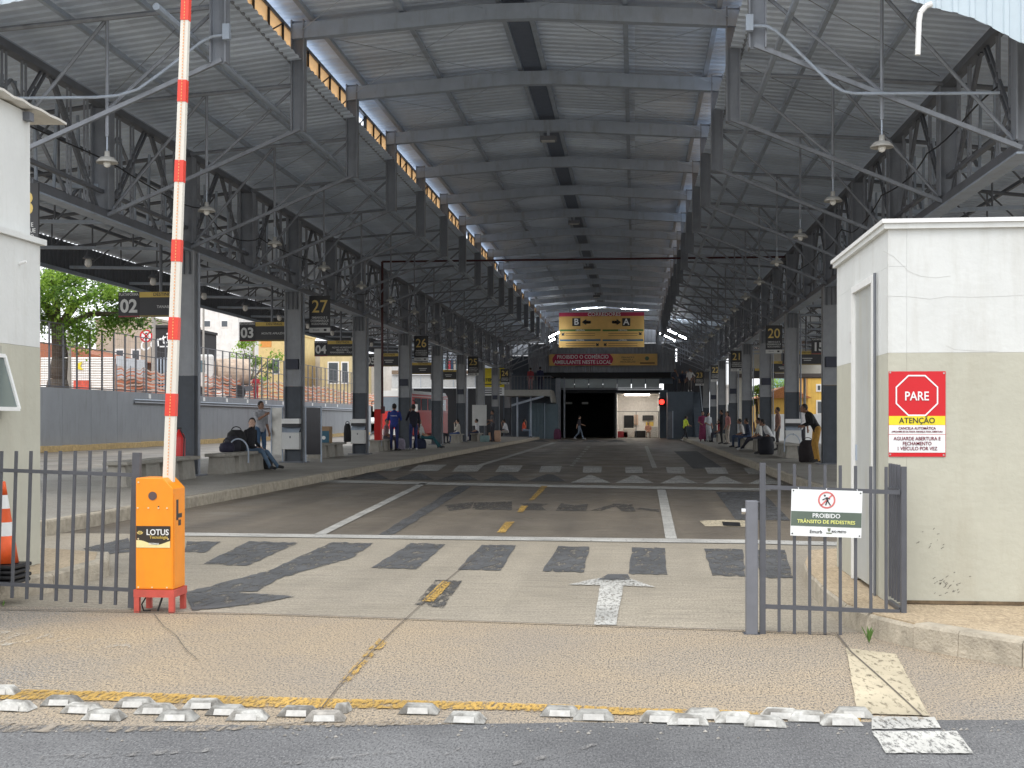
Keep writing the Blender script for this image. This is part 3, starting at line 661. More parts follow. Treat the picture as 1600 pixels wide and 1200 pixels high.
# ================================================================== ENTRANCE
# bar fence beside the barrier cabinet (leaning a little)
FY = 8.86
fx0, fx1 = -4.95, gy(207, 950, FY).x
fe = thing('bar_fence', 'dark grey vertical bar fence panel leaning beside the orange barrier cabinet', 'fence', (fx1, FY, .01))
fe.rotation_euler = (0, R(1.8), 0)
z = lambda py: gy(150, py, FY).z-.01
MB().box(-.028, .028, -.02, .02, 0, z(707)).build('end_post', M_FENCE, fe, True)
for py in (742, 921): MB().box(fx0-fx1, -.03, -.012, .012, z(py)-.013, z(py)+.013).build('rail', M_FENCE, fe, True)
for i in range(12):
    x = -.128-i*.1105; zb = .015+.002*i
    MB().box(x-.0095, x+.0095, -.0096, .0096, zb, z(705)-.004*i).build('bar', M_FENCE, fe, True)
# barrier cabinet
CYF = 8.70
c0, c1 = gy(212, 900, CYF).x, gy(270, 900, CYF).x
zt, zb, zs = gy(240, 747, CYF).z, gy(240, 921, CYF).z, 0
cab = thing('barrier_cabinet', 'orange boom barrier cabinet with lotus label on a red steel stand', 'barrier', ((c0+c1)/2, CYF, 0))
w = c1-c0; dep = .245
mb = MB().prism([(c0, CYF, zb), (c1, CYF, zb), (c1, CYF, zt-.075), (c1-w*.27, CYF, zt), (c0+w*.03, CYF, zt+.002), (c0, CYF, zt-.004)], (0, dep, 0))
o = mb.build('housing', M_ORANGE, cab); bv = o.modifiers.new('b', 'BEVEL'); bv.width = .005; bv.segments = 2
MB().box(c0+.006, c1-.006, CYF-.004, CYF-.0005, zb+.01, zb+.36).build('front_door', M_ORANGE, cab)
MB().box(c1+.0005, c1+.003, CYF+.02, CYF+dep-.015, zb+.02, zt-.11).build('side_panel', M_ORANGE, cab)
for x, zz in ((.08, zt-.03), (.06, zt-.21), (.35, zt-.21), (.62, zt-.21), (.85, zt-.21), (.08, zb+.355), (.88, zb+.355), (.08, zb+.015), (.45, zb+.015), (.85, zb+.015)):
    MB().tube((c0+w*x, CYF-.008, zz), (c0+w*x, CYF, zz), .006, None, 8).build('screw', pm('screw_pale', (.75, .6, .35), .4), cab)
MB().tube((c0+w*.46, CYF-.006, zt-.125), (c0+w*.46, CYF, zt-.125), .030, None, 20).build('lock_cover', pm('lock_brown', (.10, .07, .07), .5), cab)
MB().tube((c0+w*.62, CYF-.005, zt-.20), (c0+w*.62, CYF, zt-.20), .005, None, 8).build('keyhole', M_BLACK, cab)
pz = lambda py: gy(240, py, CYF-.006).z
lb = MB().box(c0+.006, c1-.016, CYF-.0066, CYF-.0045, pz(856), pz(822)).build('label_plate', pm('label_brown', (.035, .025, .018), .45), cab)
mb = MB(); n = 14; xa, xb = c0+.007, c1-.017
up = [(xa+(xb-xa)*i/n, CYF-.0072, pz(848.5)+.016*math.sin(1.2+i*.42)+.004) for i in range(n+1)]
mb.poly([(xa, CYF-.0072, pz(856)+.001), (xb, CYF-.0072, pz(856)+.001)]+up[::-1]); mb.build('label_wave', pm('label_cream', (.85, .72, .35), .5), lb)
text('LOTUS', .057, M_WHITEP, lb, ((c0+c1)/2+.027, CYF-.0082, pz(832)), bold=.016, sx=.93)
text('Tecnologia', .030, M_YEL, lb, ((c0+c1)/2+.035, CYF-.0082, pz(839.5)), bold=.012)
text('SISTEMAS', .018, M_WHITEP, lb, ((c0+c1)/2+.0, CYF-.0086, pz(850)), bold=.01)
mb = MB()
for i in range(5):
    a = R(-50+25*i); mb.prism([(c0+.034+math.sin(a)*r_-math.cos(a)*q, CYF-.0085, pz(835.5)+math.cos(a)*r_+math.sin(a)*q) for r_, q in ((0, 0), (.016, .006), (.03, 0), (.016, -.006))], (0, .002, 0))
mb.build('lotus_emblem', pm('lotus_gold', (.8, .6, .2), .5), lb)
mb = MB().box(c1+.003, c1+.0045, CYF+.06, CYF+.10, zt-.30, zt-.155).box(c1+.003, c1+.0046, CYF+.10, CYF+.15, zt-.34, zt-.30).box(c1+.003, c1+.0047, CYF+.10, CYF+.17, zt-.285, zt-.255); mb.build('warning_sticker', M_DKPRINT, cab)
mb = MB().box(c0-.012, c1+.012, CYF-.01, CYF+dep+.01, zb-.055, zb-.002); mb.build('stand_frame', M_REDST, cab)
for x in (c0-.010, c1-.028):
    for y in (CYF-.008, CYF+dep-.03): MB().box(x, x+.036, y, y+.036, 0, zb-.0555).build('stand_leg', M_REDST, cab)
MB().path([((c0+c1)/2+.02, CYF+.12, zb-.05), ((c0+c1)/2-.005, CYF+.08, .0)], .007, 6).build('cable', M_BLACK, cab)
mb = MB().path([(c0+.04, CYF+.1, zb-.06), (c0+.02, CYF+.06, .05), (c0+.05, CYF+.02, .012), (c0+.09, CYF+.05, .008)], .005, 5); mb.build('loose_cable', M_BLACK, cab)
# boom: raised, white with red bands
BY = CYF+.13
bb, bt = gy(264, 742, BY), gy(292.5, -40, BY)
dirv = (bt-bb); Lb = dirv.length; dirv.normalize(); sidev = Vector((dirv.z, 0, -dirv.x))
bm_ = thing('barrier_boom', 'raised white barrier boom with red reflective bands', 'boom', bb)
def boomseg(t0, t1, w0, w1, th, off=0.):
    pts = []
    for t, ww in ((t0, w0), (t1, w1)):
        c = bb+dirv*t
        for sx, sy in ((-1, -1), (1, -1), (1, 1), (-1, 1)): pts.append(c+sidev*sx*ww/2+Vector((0, sy*th/2+off, 0)))
    return MB().add(pts, [(3, 2, 1, 0), (4, 5, 6, 7), (0, 1, 5, 4), (1, 2, 6, 5), (2, 3, 7, 6), (3, 0, 4, 7)])
bw = lambda t: .075-.022*t/Lb
boomseg(-.12, Lb, bw(0), bw(Lb), .045).build('arm', pm('boom_white', (.74, .70, .62), .4, 0, .04, 3.), bm_)
for py0, py1 in ((650, 615), (531, 496), (409, 375), (285, 251), (160, 126), (33, -5)):
    t0, t1 = [(gy(275, q, BY).z-bb.z)/dirv.z for q in (py0, py1)]
    boomseg(t0, t1, bw(t0)*1.0+.004, bw(t1)+.004, .052).build('red_band', pm('boom_red', (.75, .06, .035), .35, 0, .05, 9.), bm_)
M_DASH = pm('boom_orange', (.85, .38, .14), .5)
mb = MB(); t = 0
while t < Lb-.02: mb.v += boomseg(t, t+.012, .006, .006, .0035, -.028).v; mb.f += [tuple(i+len(mb.v)-8 for i in f) for f in [(3, 2, 1, 0), (4, 5, 6, 7), (0, 1, 5, 4), (1, 2, 6, 5), (2, 3, 7, 6), (3, 0, 4, 7)]]; t += .022
mb.build('reflective_dashes', M_DASH, bm_)
# traffic cones, stacked
p = Vector((gy(4, 880, 9.06).x, 9.06, .15))
cn = thing('traffic_cone', 'orange traffic cone with white bands on a stack of black cone bases', 'traffic cone', p)
for i in range(4):
    a = random.uniform(-.12, .12); q = MB().box(-.155, .155, -.155, .155, 0, .03).xf(Matrix.Translation(p+Vector((random.uniform(-.012, .012), 0, i*.038))) @ Matrix.Rotation(a, 4, 'Z')).build('base', M_BLACK, cn); bv = q.modifiers.new('b', 'BEVEL'); bv.width = .012; bv.segments = 3
rr = lambda zz: .115-.095*(zz/.60)
for z0, z1, m_ in ((0, .20, M_ORANGE), (.20, .30, M_WHITEP), (.30, .40, M_ORANGE), (.40, .50, M_WHITEP), (.50, .60, M_ORANGE)):
    mm = MB().tube(p+Vector((0, 0, .15+z0)), p+Vector((0, 0, .15+z1)), rr(z0), rr(z1), 20, z1 > .59 or z0 == 0); mm.smooth = True
    mm.build('band', pm('cone_orange', (.80, .11, .02), .5, 0, .15, 9) if m_ is M_ORANGE else M_WHITEP, cn)

# ---- gatehouse building behind the fence (white over beige)
X0 = -4.97
lb_ = thing('gatehouse', 'white over beige gatehouse with tilted window behind the bar fence', 'building', (-6.2, 9.6, .15))
yb = 10.32
MB().box(-8.2, X0, 6.9, yb, .15, 1.96).build('lower_wall', M_BEIGE, lb_)
# window opening is cut as a recess: wall above is built round it
zr = gx(30, 372, X0).z
MB().box(-8.2, X0-.001, 6.9, yb-.001, 1.962, 2.82).build('middle_wall', M_WHITE, lb_)
MB().box(-8.4, X0+.035, 6.7, yb+.05, 2.822, 2.87).build('canopy_slab', M_WHITE, lb_)
MB().box(-8.0, X0-.08, 7.1, yb-.02, 2.872, 3.92).build('upper_wall', M_WHITE, lb_)
mb = MB(); ys = [6.6+i*.16 for i in range(27)]
for y in ys: pass
vs = [(x, y, 3.955+.010*math.sin(y*19)+(x+5)*-.03) for y in ys for x in (-8.3, X0+.03)]
mb.add(vs, [(2*i, 2*i+1, 2*i+3, 2*i+2) for i in range(len(ys)-1)])
o = mb.build('roof_sheet', pm('fibre_cement', (.62, .60, .55), .8, 0, .12, 4., .2), lb_); so_ = o.modifiers.new('s', 'SOLIDIFY'); so_.thickness = .02
for y in (9.3, 10.25): MB().box(X0-.16, X0-.02, y-.08, y, 3.84, 3.91).build('rafter_end', M_STEELD, lb_)
MB().box(X0-.01, X0+.0015, 8.6, 9.66, 1.36, 1.94).build('window_reveal', pm('reveal', (.40, .39, .33), .8), lb_)
wn_ = MB(); hz, bz = 1.86, 1.44; ox = .13
pa = [Vector((X0+.01, 8.75, hz)), Vector((X0+.01, 9.68, hz)), Vector((X0+ox, 9.68, bz)), Vector((X0+ox, 8.75, bz))]
for a_, b_ in ((0, 1), (1, 2), (2, 3), (3, 0)): wn_.beam(pa[a_], pa[b_], .03, .03)
ws = wn_.build('window_sash', M_WHITEP, lb_); MB().poly(pa).build('window_pane', glass('dull_glass', (.22, .26, .25), .1, .35), ws)
MB().tube((X0, 9.95, 2.62), (X0+.06, 9.95, 2.64), .012, None, 6).build('wall_spout', M_WHITEP, lb_)

# ---- guardhouse
GX0, GY0, GYB = 1.655, 8.60, 10.74
zt_ = 2.64; zc = gy(1480, 551, GY0).z
gh = thing('guardhouse', 'white over beige guardhouse with parapet trim and grey side door', 'building', (3.2, GY0, .15))
dy0, dy1, dz = 9.06, 9.93, 2.36
def wallbox(x0, x1, y0, y1, z0, z1, m, nm='wall'):
    return MB().box(x0, x1, y0, y1, z0, z1).build(nm, m, gh)
wallbox(GX0+.12, 6.2, GY0, GYB, .15, zc, M_BEIGE, 'lower_wall'); wallbox(GX0+.12, 6.2, GY0, GYB, zc+.001, zt_, M_WHITE, 'upper_wall')
for y0, y1 in ((GY0, dy0), (dy1, GYB)):
    wallbox(GX0, GX0+.119, y0+.0005, y1, .15, zc, M_BEIGE, 'side_wall_lower'); wallbox(GX0, GX0+.119, y0+.0005, y1, zc+.001, dz, M_WHITE, 'side_wall')
wallbox(GX0, GX0+.119, GY0+.0005, GYB, dz+.001, zt_, M_WHITE, 'side_wall')
wallbox(GX0-.045, 6.3, GY0-.045, GYB+.045, zt_+.001, zt_+.028, M_WHITEP, 'parapet_cap'); wallbox(GX0-.03, 6.28, GY0-.03, GYB+.03, zt_-.035, zt_, M_WHITE, 'parapet_trim')
dr_ = MB().box(GX0+.004, GX0+.05, dy0+.05, dy1-.05, .18, dz-.05).build('door', pm('door_grey', (.46, .47, .45), .5, 0, .06, 3., grime=(.42, .36, .2)), gh)
mb = MB().box(GX0-.02, GX0+.06, dy0, dy0+.05, .155, dz).box(GX0-.02, GX0+.06, dy1-.05, dy1, .155, dz).box(GX0-.021, GX0+.06, dy0+.05, dy1-.05, dz-.05, dz); mb.build('door_frame', M_WHITEP, gh)
MB().box(GX0-.005, GX0+.02, dy1-.13, dy1-.09, 1.05, 1.17).build('door_handle', M_STEELL, dr_)
MB().box(GX0-.012, GX0-.002, dy1+.07, dy1+.13, 1.95, 2.03).build('switch_box', M_LTPRINT, gh)
MB().tube((GX0-.02, dy0-.10, .15), (GX0-.02, dy0-.10, dz), .011, None, 8).build('door_gap_shade', M_STEELD, gh)  # dark strip painted in for the shadow gap beside the door frame
# hairline cracks in the plaster
mb = MB()
for pts in ([(1380, 393), (1395, 400), (1408, 412), (1420, 424), (1440, 432), (1462, 434), (1485, 431)], [(1382, 462), (1420, 463), (1452, 467), (1480, 463), (1520, 464), (1560, 463), (1600, 461)], [(1478, 540), (1490, 545), (1520, 548), (1560, 549)]):
    for a_, b_ in zip(pts, pts[1:]): mb.beam(gy(a_[0], a_[1]+random.uniform(-.7, .7), GY0-.0012), gy(b_[0], b_[1], GY0-.0012), .001, .0013, (0, 0, 1))
mb.build('plaster_crack', pm('crack_grey', (.56, .55, .52), .9), gh)
mb = MB()
for i in range(42):
    c = gy(random.gauss(1478, 14), random.gauss(912, 8), GY0-.0012) if i < 32 else gy(random.gauss(1450, 12), random.gauss(850, 10), GY0-.0012); a = random.uniform(.1, 1.0)
    mb.beam(c, c+Vector((math.cos(a), 0, math.sin(a)))*random.uniform(.006, .022), .001, .0028)
mb.build('scuff_mark', pm('scuff_dark', (.12, .11, .10), .9), gh)
MB().box(GX0+.1, 6.2, GY0-.006, GY0-.001, .15, .172).build('base_joint', pm('base_dirt', (.14, .10, .06), .9, 0, .5, 12), gh)
# stop sign
SYF = GY0-.006
q = lambda px, py, dy=0: gy(px, py, SYF-dy)
sg = thing('stop_sign', 'red stop sign reading PARE with yellow ATENCAO band on the guardhouse wall', 'sign', q(1432, 713))
def quad(x0, y0, x1, y1, dy, nm, m, par):
    a_, b_ = q(x0, y1, dy), q(x1, y0, dy); return MB().box(a_.x, b_.x, SYF-dy, SYF-dy+.0012, a_.z, b_.z).build(nm, m, par)
M_SRED = pm('sign_red', (.60, .005, .012), .35, 0, .04, 5); M_SYEL = pm('sign_yellow', (.80, .66, .02), .4); M_SW = pm('sign_white', (.80, .82, .82), .4, 0, .03)
bd = quad(1388.5, 580, 1477.5, 713.5, 0, 'board', M_SRED, sg)
quad(1389, 650, 1477, 664, .002, 'yellow_band', M_SYEL, sg); quad(1389, 664.4, 1477, 678.3, .002, 'white_band', M_SW, sg); quad(1389, 679.2, 1477, 707, .002, 'white_band', M_SW, sg)
oc = [(1419, 585.8), (1446, 585.8), (1466, 604.5), (1466, 631), (1446.5, 650), (1419, 650), (1399.5, 631), (1399.5, 604.5)]; ocx, ocy = 1432.7, 618
mb = MB(); inn = [(ocx+(x-ocx)*.935, ocy+(y-ocy)*.93) for x, y in oc]
for i in range(8):
    j = (i+1) % 8; mb.prism([q(*oc[i], .003), q(*oc[j], .003), q(*inn[j], .003), q(*inn[i], .003)], (0, .001, 0))
mb.build('octagon_line', M_SW, sg)
text('PARE', .082, M_SW, sg, q(1432.5, 619.5, .003), bold=.012, sx=.84)
text('ATENÇÃO', .052, M_DKPRINT, sg, q(1433, 657.4, .004), bold=.006, sx=.93)
M_WINE = pm('wine_print', (.20, .01, .03), .5)
text('CANCELA AUTOMÁTICA', .024, M_WINE, sg, q(1433, 669.3, .004), bold=.006, sx=.88); text('APROXIME-SE DA FAIXA AMARELA PARA ABERTURA', .015, M_WINE, sg, q(1433, 674.6, .004), bold=.008, sx=.93)
text('AGUARDE ABERTURA E\nFECHAMENTO\n1 VEÍCULO POR VEZ', .0325, M_WINE, sg, q(1433, 693.3, .004), bold=.006, sx=.87)
for x, y in ((1391, 582), (1475, 583), (1391, 710), (1474.5, 711)): c = q(x, y, .003); MB().tube(c, c+Vector((0, .002, 0)), .006, None, 10).build('rivet', pm('rivet', (.5, .4, .4), .3, .6), sg)

# ---- gate on the guardhouse side
GTY = 8.22
ga = thing('bar_gate', 'dark grey bar gate with wide post standing before the guardhouse', 'gate', gy(1290, 990, GTY))
gp = lambda px, py: gy(px, py, GTY)
def gbox(x0, x1, yt, yb_, th, nm, m=M_FENCE, dy=0.):
    a_, b_ = gp(x0, yb_), gp(x1, yt); return MB().box(a_.x, b_.x, GTY+dy-th/2, GTY+dy+th/2, a_.z, b_.z).build(nm, m, ga)
M_FENCEL = pm('fence_paint_sheen', (.16, .165, .185), .4, 0, .1, 9.)
pst = gbox(1165, 1183.5, 782, 990, .075, 'lock_post', M_FENCEL); bv = pst.modifiers.new('b', 'BEVEL'); bv.width = .004
gbox(1161.5, 1187, 989.5, 992.5, .10, 'post_foot', M_FENCE, .002)
c = gp(1163, 799); MB().tube(c+Vector((-.018, 0, 0)), c+Vector((.01, 0, 0)), .019, None, 14).build('lock_knob', pm('chrome', (.6, .6, .6), .25, .9), ga)
gbox(1187, 1196, 723, 990, .035, 'stile')
MB().tube(gp(1184, 785), gp(1190, 785), .008, None, 6).build('hinge', M_FENCE, ga)
MB().beam(gp(1196, 761), gp(1406, 769.5), .022, .026).build('rail', M_FENCE, ga); MB().beam(gp(1196, 947.5), gp(1406, 956), .022, .026).build('rail', M_FENCE, ga)
for i in range(8):
    x = 1217.3+i*23.9; yb_ = (987, 990, 991, 992, 993, 955, 956, 957)[i]; gbox(x-2.3, x+2.3, 724+i*.8, yb_, .0188, 'bar')
gbox(1407.5, 1416, 729, 965, .035, 'end_post')
xe = gp(1409, 900).x
for yy in range(4):
    y = GTY+.10+yy*.085; a_ = gp(1409, 957).z; MB().box(xe-.011, xe+.011, y-.011, y+.011, .2, gp(1409, 727).z).build('return_bar', M_FENCE, ga)
for zz in (gp(1409, 769).z, gp(1409, 953).z): MB().box(xe-.013, xe+.013, GTY+.02, GY0-.005, zz-.013, zz+.013).build('return_rail', M_FENCE, ga)
# pedestrian sign, tilted a little
ps = thing('pedestrian_sign', 'white and green sign reading PROIBIDO TRANSITO DE PEDESTRES tied to the gate bars', 'sign', gp(1289, 838)+Vector((0, -.03, 0)))
ps.rotation_euler = (0, R(1.6), 0); pxm = 2000/gp(1289, 838).y*1.0
U = lambda px: (px-1289)/(F/ (GTY-.03-1289*0)) ; sc_ = (gp(1389, 800).x-gp(1289, 800).x)/100.
uv = lambda px, py: ((px-1288.5)*sc_, (838-py)*sc_)
def pbox(x0, y0, x1, y1, d, nm, m, par=ps):
    a_, b_ = uv(x0, y1), uv(x1, y0); return MB().box(a_[0], b_[0], -d, -d+.0014, a_[1], b_[1]).build(nm, m, par, True)
pbox(1233, 763.5, 1344, 838, 0, 'board', M_SW); pbox(1233.4, 798.5, 1343.6, 822, .002, 'green_band', pm('sign_green', (.11, .145, .115), .4))
cx, cz = uv(1288.5, 779.5); rr_ = 13.6*sc_; mb = MB(); n = 40
for i in range(n):
    t0, t1 = 2*math.pi*i/n, 2*math.pi*(i+1)/n
    mb.prism([(cx+r_*math.cos(t_), -.0025, cz+r_*math.sin(t_)) for r_, t_ in ((rr_, t0), (rr_, t1), (rr_*.82, t1), (rr_*.82, t0))], (0, .001, 0))
mb.beam((cx-rr_*.62, -.002, cz-rr_*.62), (cx+rr_*.62, -.002, cz+rr_*.62), .001, rr_*.17); mb.build('prohibition_ring', pm('ring_red', (.62, .16, .15), .5), ps, True)
mb = MB(); b2 = lambda x0, z0, x1, z1, w_: mb.beam((cx+x0*rr_, -.0031, cz+z0*rr_), (cx+x1*rr_, -.0031, cz+z1*rr_), .0008, w_*rr_)
b2(-.05, .32, .12, -.12, .2); b2(-.08, .22, -.5, .0, .11); b2(0, .3, .38, .12, .1); b2(.1, -.1, .45, -.62, .13); b2(.02, -.12, -.12, -.62, .13)
hx, hz_ = cx-.24*rr_, cz+.52*rr_; mb.prism([(hx+.11*rr_*math.cos(a_), -.0035, hz_+.11*rr_*math.sin(a_)) for a_ in [i*.5236 for i in range(12)]], (0, .0008, 0)); mb.build('walking_figure', M_DKPRINT, ps, True)
text('PROIBIDO', 9.6*sc_, M_SW, ps, (uv(1288.5, 0)[0], -.0032, uv(0, 805)[1]), bold=.014, world=False)
text('TRÂNSITO DE PEDESTRES', 7.6*sc_, pm('sign_lime', (.78, .80, .25), .5), ps, (uv(1288.5, 0)[0], -.0032, uv(0, 814.6)[1]), bold=.014, world=False, sx=1.04)
text('Emurb', 7.5*sc_, M_DKPRINT, ps, (uv(1273, 0)[0], -.0022, uv(0, 830.5)[1]), world=False); text('RIO PRETO', 4.6*sc_, M_DKPRINT, ps, (uv(1309, 0)[0], -.0022, uv(0, 829.5)[1]), bold=.01, world=False)
mb = MB(); ex, ez = uv(1293.5, 829); mb.prism([(ex+x*sc_, -.0022, ez+z*sc_) for x, z in ((-2.5, 5), (2.5, 5), (2, 1), (0, -1), (-2, 1))], (0, .0006, 0)).prism([(ex+x*sc_, -.0022, ez+z*sc_) for x, z in ((-5, -2.2), (5, -2.2), (4, -4), (-4, -4))], (0, .0006, 0)); mb.build('crest', pm('crest_grey', (.16, .18, .12), .5), ps, True)
for x, y in ((1236, 766), (1341, 767), (1236, 834.5), (1341, 835)):
    u_ = uv(x, y); MB().tube((u_[0], -.004, u_[1]), (u_[0], 0, u_[1]), .0045, None, 8).build('fixing_hole', M_BLACK, ps, True)
for x in (1243, 1287, 1335):
    u_ = uv(x, 763); MB().path([(u_[0], -.003, u_[1]-.012), (u_[0]+.004, 0, u_[1]+.006), (u_[0]+.002, .03, u_[1]+.004)], .0022, 5).build('cable_tie', M_SW, ps, True)

# ================================================================== PEOPLE
def cm(col, rough=.75): return pm('cloth_%d_%d_%d' % tuple(int(c*999) for c in col), col, rough, 0, .22, 11., .6)
SK1, SK2, SK3 = (.42, .24, .16), (.26, .14, .09), (.52, .33, .24)
def person(label, loc, rz, pose='stand', h=1.70, top=(.1, .1, .1), legs=(.05, .07, .14), skin=SK1, hair=(.015, .011, .009), shoes=(.03, .03, .03),
           sleeve='short', arms=('down', 'down'), longhair=False, skirt=None, lean=0., fine=.013, print_back=None, turn=0.):
    s = h/1.70; V = lambda x, y, z: Vector((x, y, z))*s
    t = thing('person', label, 'person', loc, rz)
    sit = pose.startswith('sit'); pz = .52 if sit else .93
    py = 0.
    lean = lean+(.06 if sit else 0)
    up = lambda z, x=0., y=0.: V(x, py+y+math.sin(lean)*z, pz+math.cos(lean)*z)
    J = {}
    if pose == 'stand': L_ = [(s_, V(s_*.09, 0, .91), V(s_*.105, .03, .49), V(s_*.11, -.01, .085), V(s_*.13, .15, .04)) for s_ in (-1, 1)]
    elif pose == 'walk': L_ = [(-1, V(-.085, 0, .91), V(-.09, .17, .51), V(-.09, .28, .10), V(-.09, .43, .06)), (1, V(.085, 0, .91), V(.09, -.04, .48), V(.09, -.33, .16), V(.09, -.22, .05))]
    elif pose == 'sit_ext': L_ = [(-1, V(-.1, .0, .52), V(-.13, .42, .46), V(-.14, .72, .12), V(-.15, .86, .10)), (1, V(.1, .0, .52), V(.12, .44, .50), V(.10, .66, .12), V(.11, .81, .08))]
    elif pose == 'sit': L_ = [(s_, V(s_*.1, 0, .52), V(s_*.13, .43, .50), V(s_*.13, .43, .085), V(s_*.14, .58, .04)) for s_ in (-1, 1)]
    elif pose == 'bend': L_ = [(s_, V(s_*.09, 0, .91), V(s_*.105, .06, .49), V(s_*.11, -.01, .085), V(s_*.12, .15, .04)) for s_ in (-1, 1)]
    mb = MB(); seg = []
    def cap(a, b, r0, r1, m): mb.capsule(a, b, r0*s, r1*s, 10); seg.append((a, b, m))
    for s_, hp, kn, an, to in L_:
        cap(hp, kn, .088, .062, 1); cap(kn, an, .058, .042, 1); cap(an, to, .042, .036, 3); cap(an-V(0, .03, .03), an, .036, .042, 3)
    Mx = Matrix.Rotation(-lean, 3, 'X')
    rg = [(up(-.08), .12*s, .10*s, Mx), (up(0), .165*s, .115*s, Mx), (up(.12), .15*s, .105*s, Mx), (up(.26), .165*s, .112*s, Mx), (up(.38), .178*s, .112*s, Mx), (up(.46), .165*s, .095*s, Mx), (up(.51), .09*s, .07*s, Mx)]
    mb.loft(rg, 16); seg.append((up(.0), up(.46), 0)); seg.append((up(-.10), up(-.04), 1))
    nk, hd = up(.52), up(.655, turn*.02, .02)
    cap(nk, up(.60, 0, .01), .052, .05, 2)
    Rh = Matrix.Rotation(turn, 3, 'Z')
    mb.ell(hd, .076*s, .095*s, .118*s, 14, 10, Rh); seg.append((hd-V(0, 0, .05), hd+V(0, 0, .08), 2))
    f_ = Rh @ Vector((0, 1, 0)); r_ = Rh @ Vector((1, 0, 0))
    mb.capsule(hd+f_*.088*s+V(0, 0, .012), hd+f_*.106*s-V(0, 0, .016), .009*s, .014*s, 8)
    mb.ell(hd+f_*.066*s-V(0, 0, .078), .042*s, .036*s, .036*s, 10, 6)
    for e in (-1, 1): mb.ell(hd+r_*.078*s*e-V(0, .0, .005), .012*s, .02*s, .03*s, 8, 6)
    for s_, a in ((-1, arms[0]), (1, arms[1])):
        sh = up(.44, s_*.185)
        if a == 'down': el = up(.16, s_*.235, -.03); wr = up(-.06, s_*.24, .06)
        elif a == 'lap': el = up(.17, s_*.24, .0); wr = up(.06, s_*.10, .24)
        elif a == 'raise': el = up(.26, s_*.24, .17); wr = up(.38, s_*.12, .34)
        elif a == 'face': el = up(.20, s_*.22, .16); wr = up(.50, s_*.10, .18)
        elif a == 'cross': el = up(.20, s_*.24, .05); wr = up(.24, -s_*.06, .19)
        elif a == 'hip': el = up(.22, s_*.36, -.08); wr = up(.06, s_*.20, .06)
        elif a == 'back': el = up(.2, s_*.23, -.12); wr = up(-.02, s_*.22, -.16)
        elif a == 'front': el = up(.18, s_*.23, .1); wr = up(.10, s_*.17, .33)
        cap(sh, el, .056, .044, 0); cap(el, wr, .042, .031, 0 if sleeve == 'long' else 2)
        d = (wr-el).normalized(); pa_ = wr+d*.075*s; cap(wr, pa_, .032, .034, 2)
        sd_ = d.cross(Vector((0, 1, .3))).normalized()
        if sd_.length < .5: sd_ = Vector((1, 0, 0))
        cu = d.cross(sd_).normalized()
        for i, (o_, l_) in enumerate(((-.027, .062), (-.009, .074), (.009, .070), (.027, .055))):
            b0_ = pa_+sd_*o_*s; m_ = b0_+(d*l_*.6+cu*.012)*s; e_ = m_+(d*.35*l_+cu*.022)*s
            cap(b0_, m_, .0105, .0098, 2); cap(m_, e_, .0098, .008, 2)
        th = wr+d*.02*s+sd_*-.03*s; cap(th, th+(d*.045-sd_*.022+cu*.012)*s, .013, .010, 2)
    if skirt:
        zk = skirt; seg = [q for q in seg]
        mb.loft([(up(.04), .155*s, .115*s), (up(-.12), .185*s, .15*s), (V(0, py+.03, pz-.5), .21*s, .19*s), (V(0, py+.03, max(.12, pz-.8)), .23*s, .21*s)], 16); seg.append((up(0), V(0, .03, max(.12, pz-.8)), 4))
    me0 = mb.mesh('b', cm(top)); ob = bpy.data.objects.new('b', me0); COL.objects.link(ob)
    rm = ob.modifiers.new('r', 'REMESH'); rm.mode = 'VOXEL'; rm.voxel_size = fine
    smd = ob.modifiers.new('s', 'SMOOTH'); smd.factor = .5; smd.iterations = 2
    bpy.context.view_layer.update()
    me = bpy.data.meshes.new_from_object(ob.evaluated_get(bpy.context.evaluated_depsgraph_get())); me.name = 'body'
    bpy.data.objects.remove(ob); me.materials.clear()
    for c_ in (top, legs): me.materials.append(cm(c_))
    me.materials.append(pm('skin_%d' % int(skin[0]*99), skin, .55, 0, .06, 20)); me.materials.append(cm(shoes, .5)); me.materials.append(cm(skirt_col if (skirt_col := (top if skirt else legs)) else top))
    import numpy as np
    n = len(me.polygons); ce = np.zeros(n*3); me.polygons.foreach_get('center', ce); ce = ce.reshape(-1, 3)
    best = np.full(n, 9e9); idx = np.zeros(n, dtype=np.int32)
    for a, b, m in seg:
        a_ = np.array(a); ab = np.array(b)-a_; tt = np.clip(((ce-a_) @ ab)/max(1e-9, ab @ ab), 0, 1)
        dd = np.linalg.norm(ce-(a_+tt[:, None]*ab), axis=1)
        if m in (0, 1): dd = dd-.05*s if (m == 0 and np.linalg.norm(ab) > .4) else dd-.012*s
        if m == 4: dd = dd-.15*s
        u_ = dd < best; best[u_] = dd[u_]; idx[u_] = m
    me.polygons.foreach_set('material_index', idx); me.polygons.foreach_set('use_smooth', np.ones(n, dtype=bool))
    bo = bpy.data.objects.new('body', me); COL.objects.link(bo); bo.parent = t
    # hair
    hm = MB(); hm.smooth = True
    hm.ell(hd-f_*.012*s+V(0, 0, .022), .086*s, .096*s, .108*s, 14, 10, Rh)
    hm.v = [v if (v-hd).dot(f_) < .045*s or v.z > hd.z+.06*s else v-f_*(((v-hd).dot(f_))-.045*s) for v in hm.v]
    if longhair: hm.loft([(hd-f_*.035*s+V(0, 0, .05), .085*s, .06*s), (hd-f_*.05*s-V(0, 0, .08), .095*s, .055*s), (hd-f_*.07*s-V(0, 0, .22), .10*s, .045*s), (hd-f_*.07*s-V(0, 0, .32), .07*s, .025*s)], 12)
    hm.build('hair', cm(hair, .6), t, True)
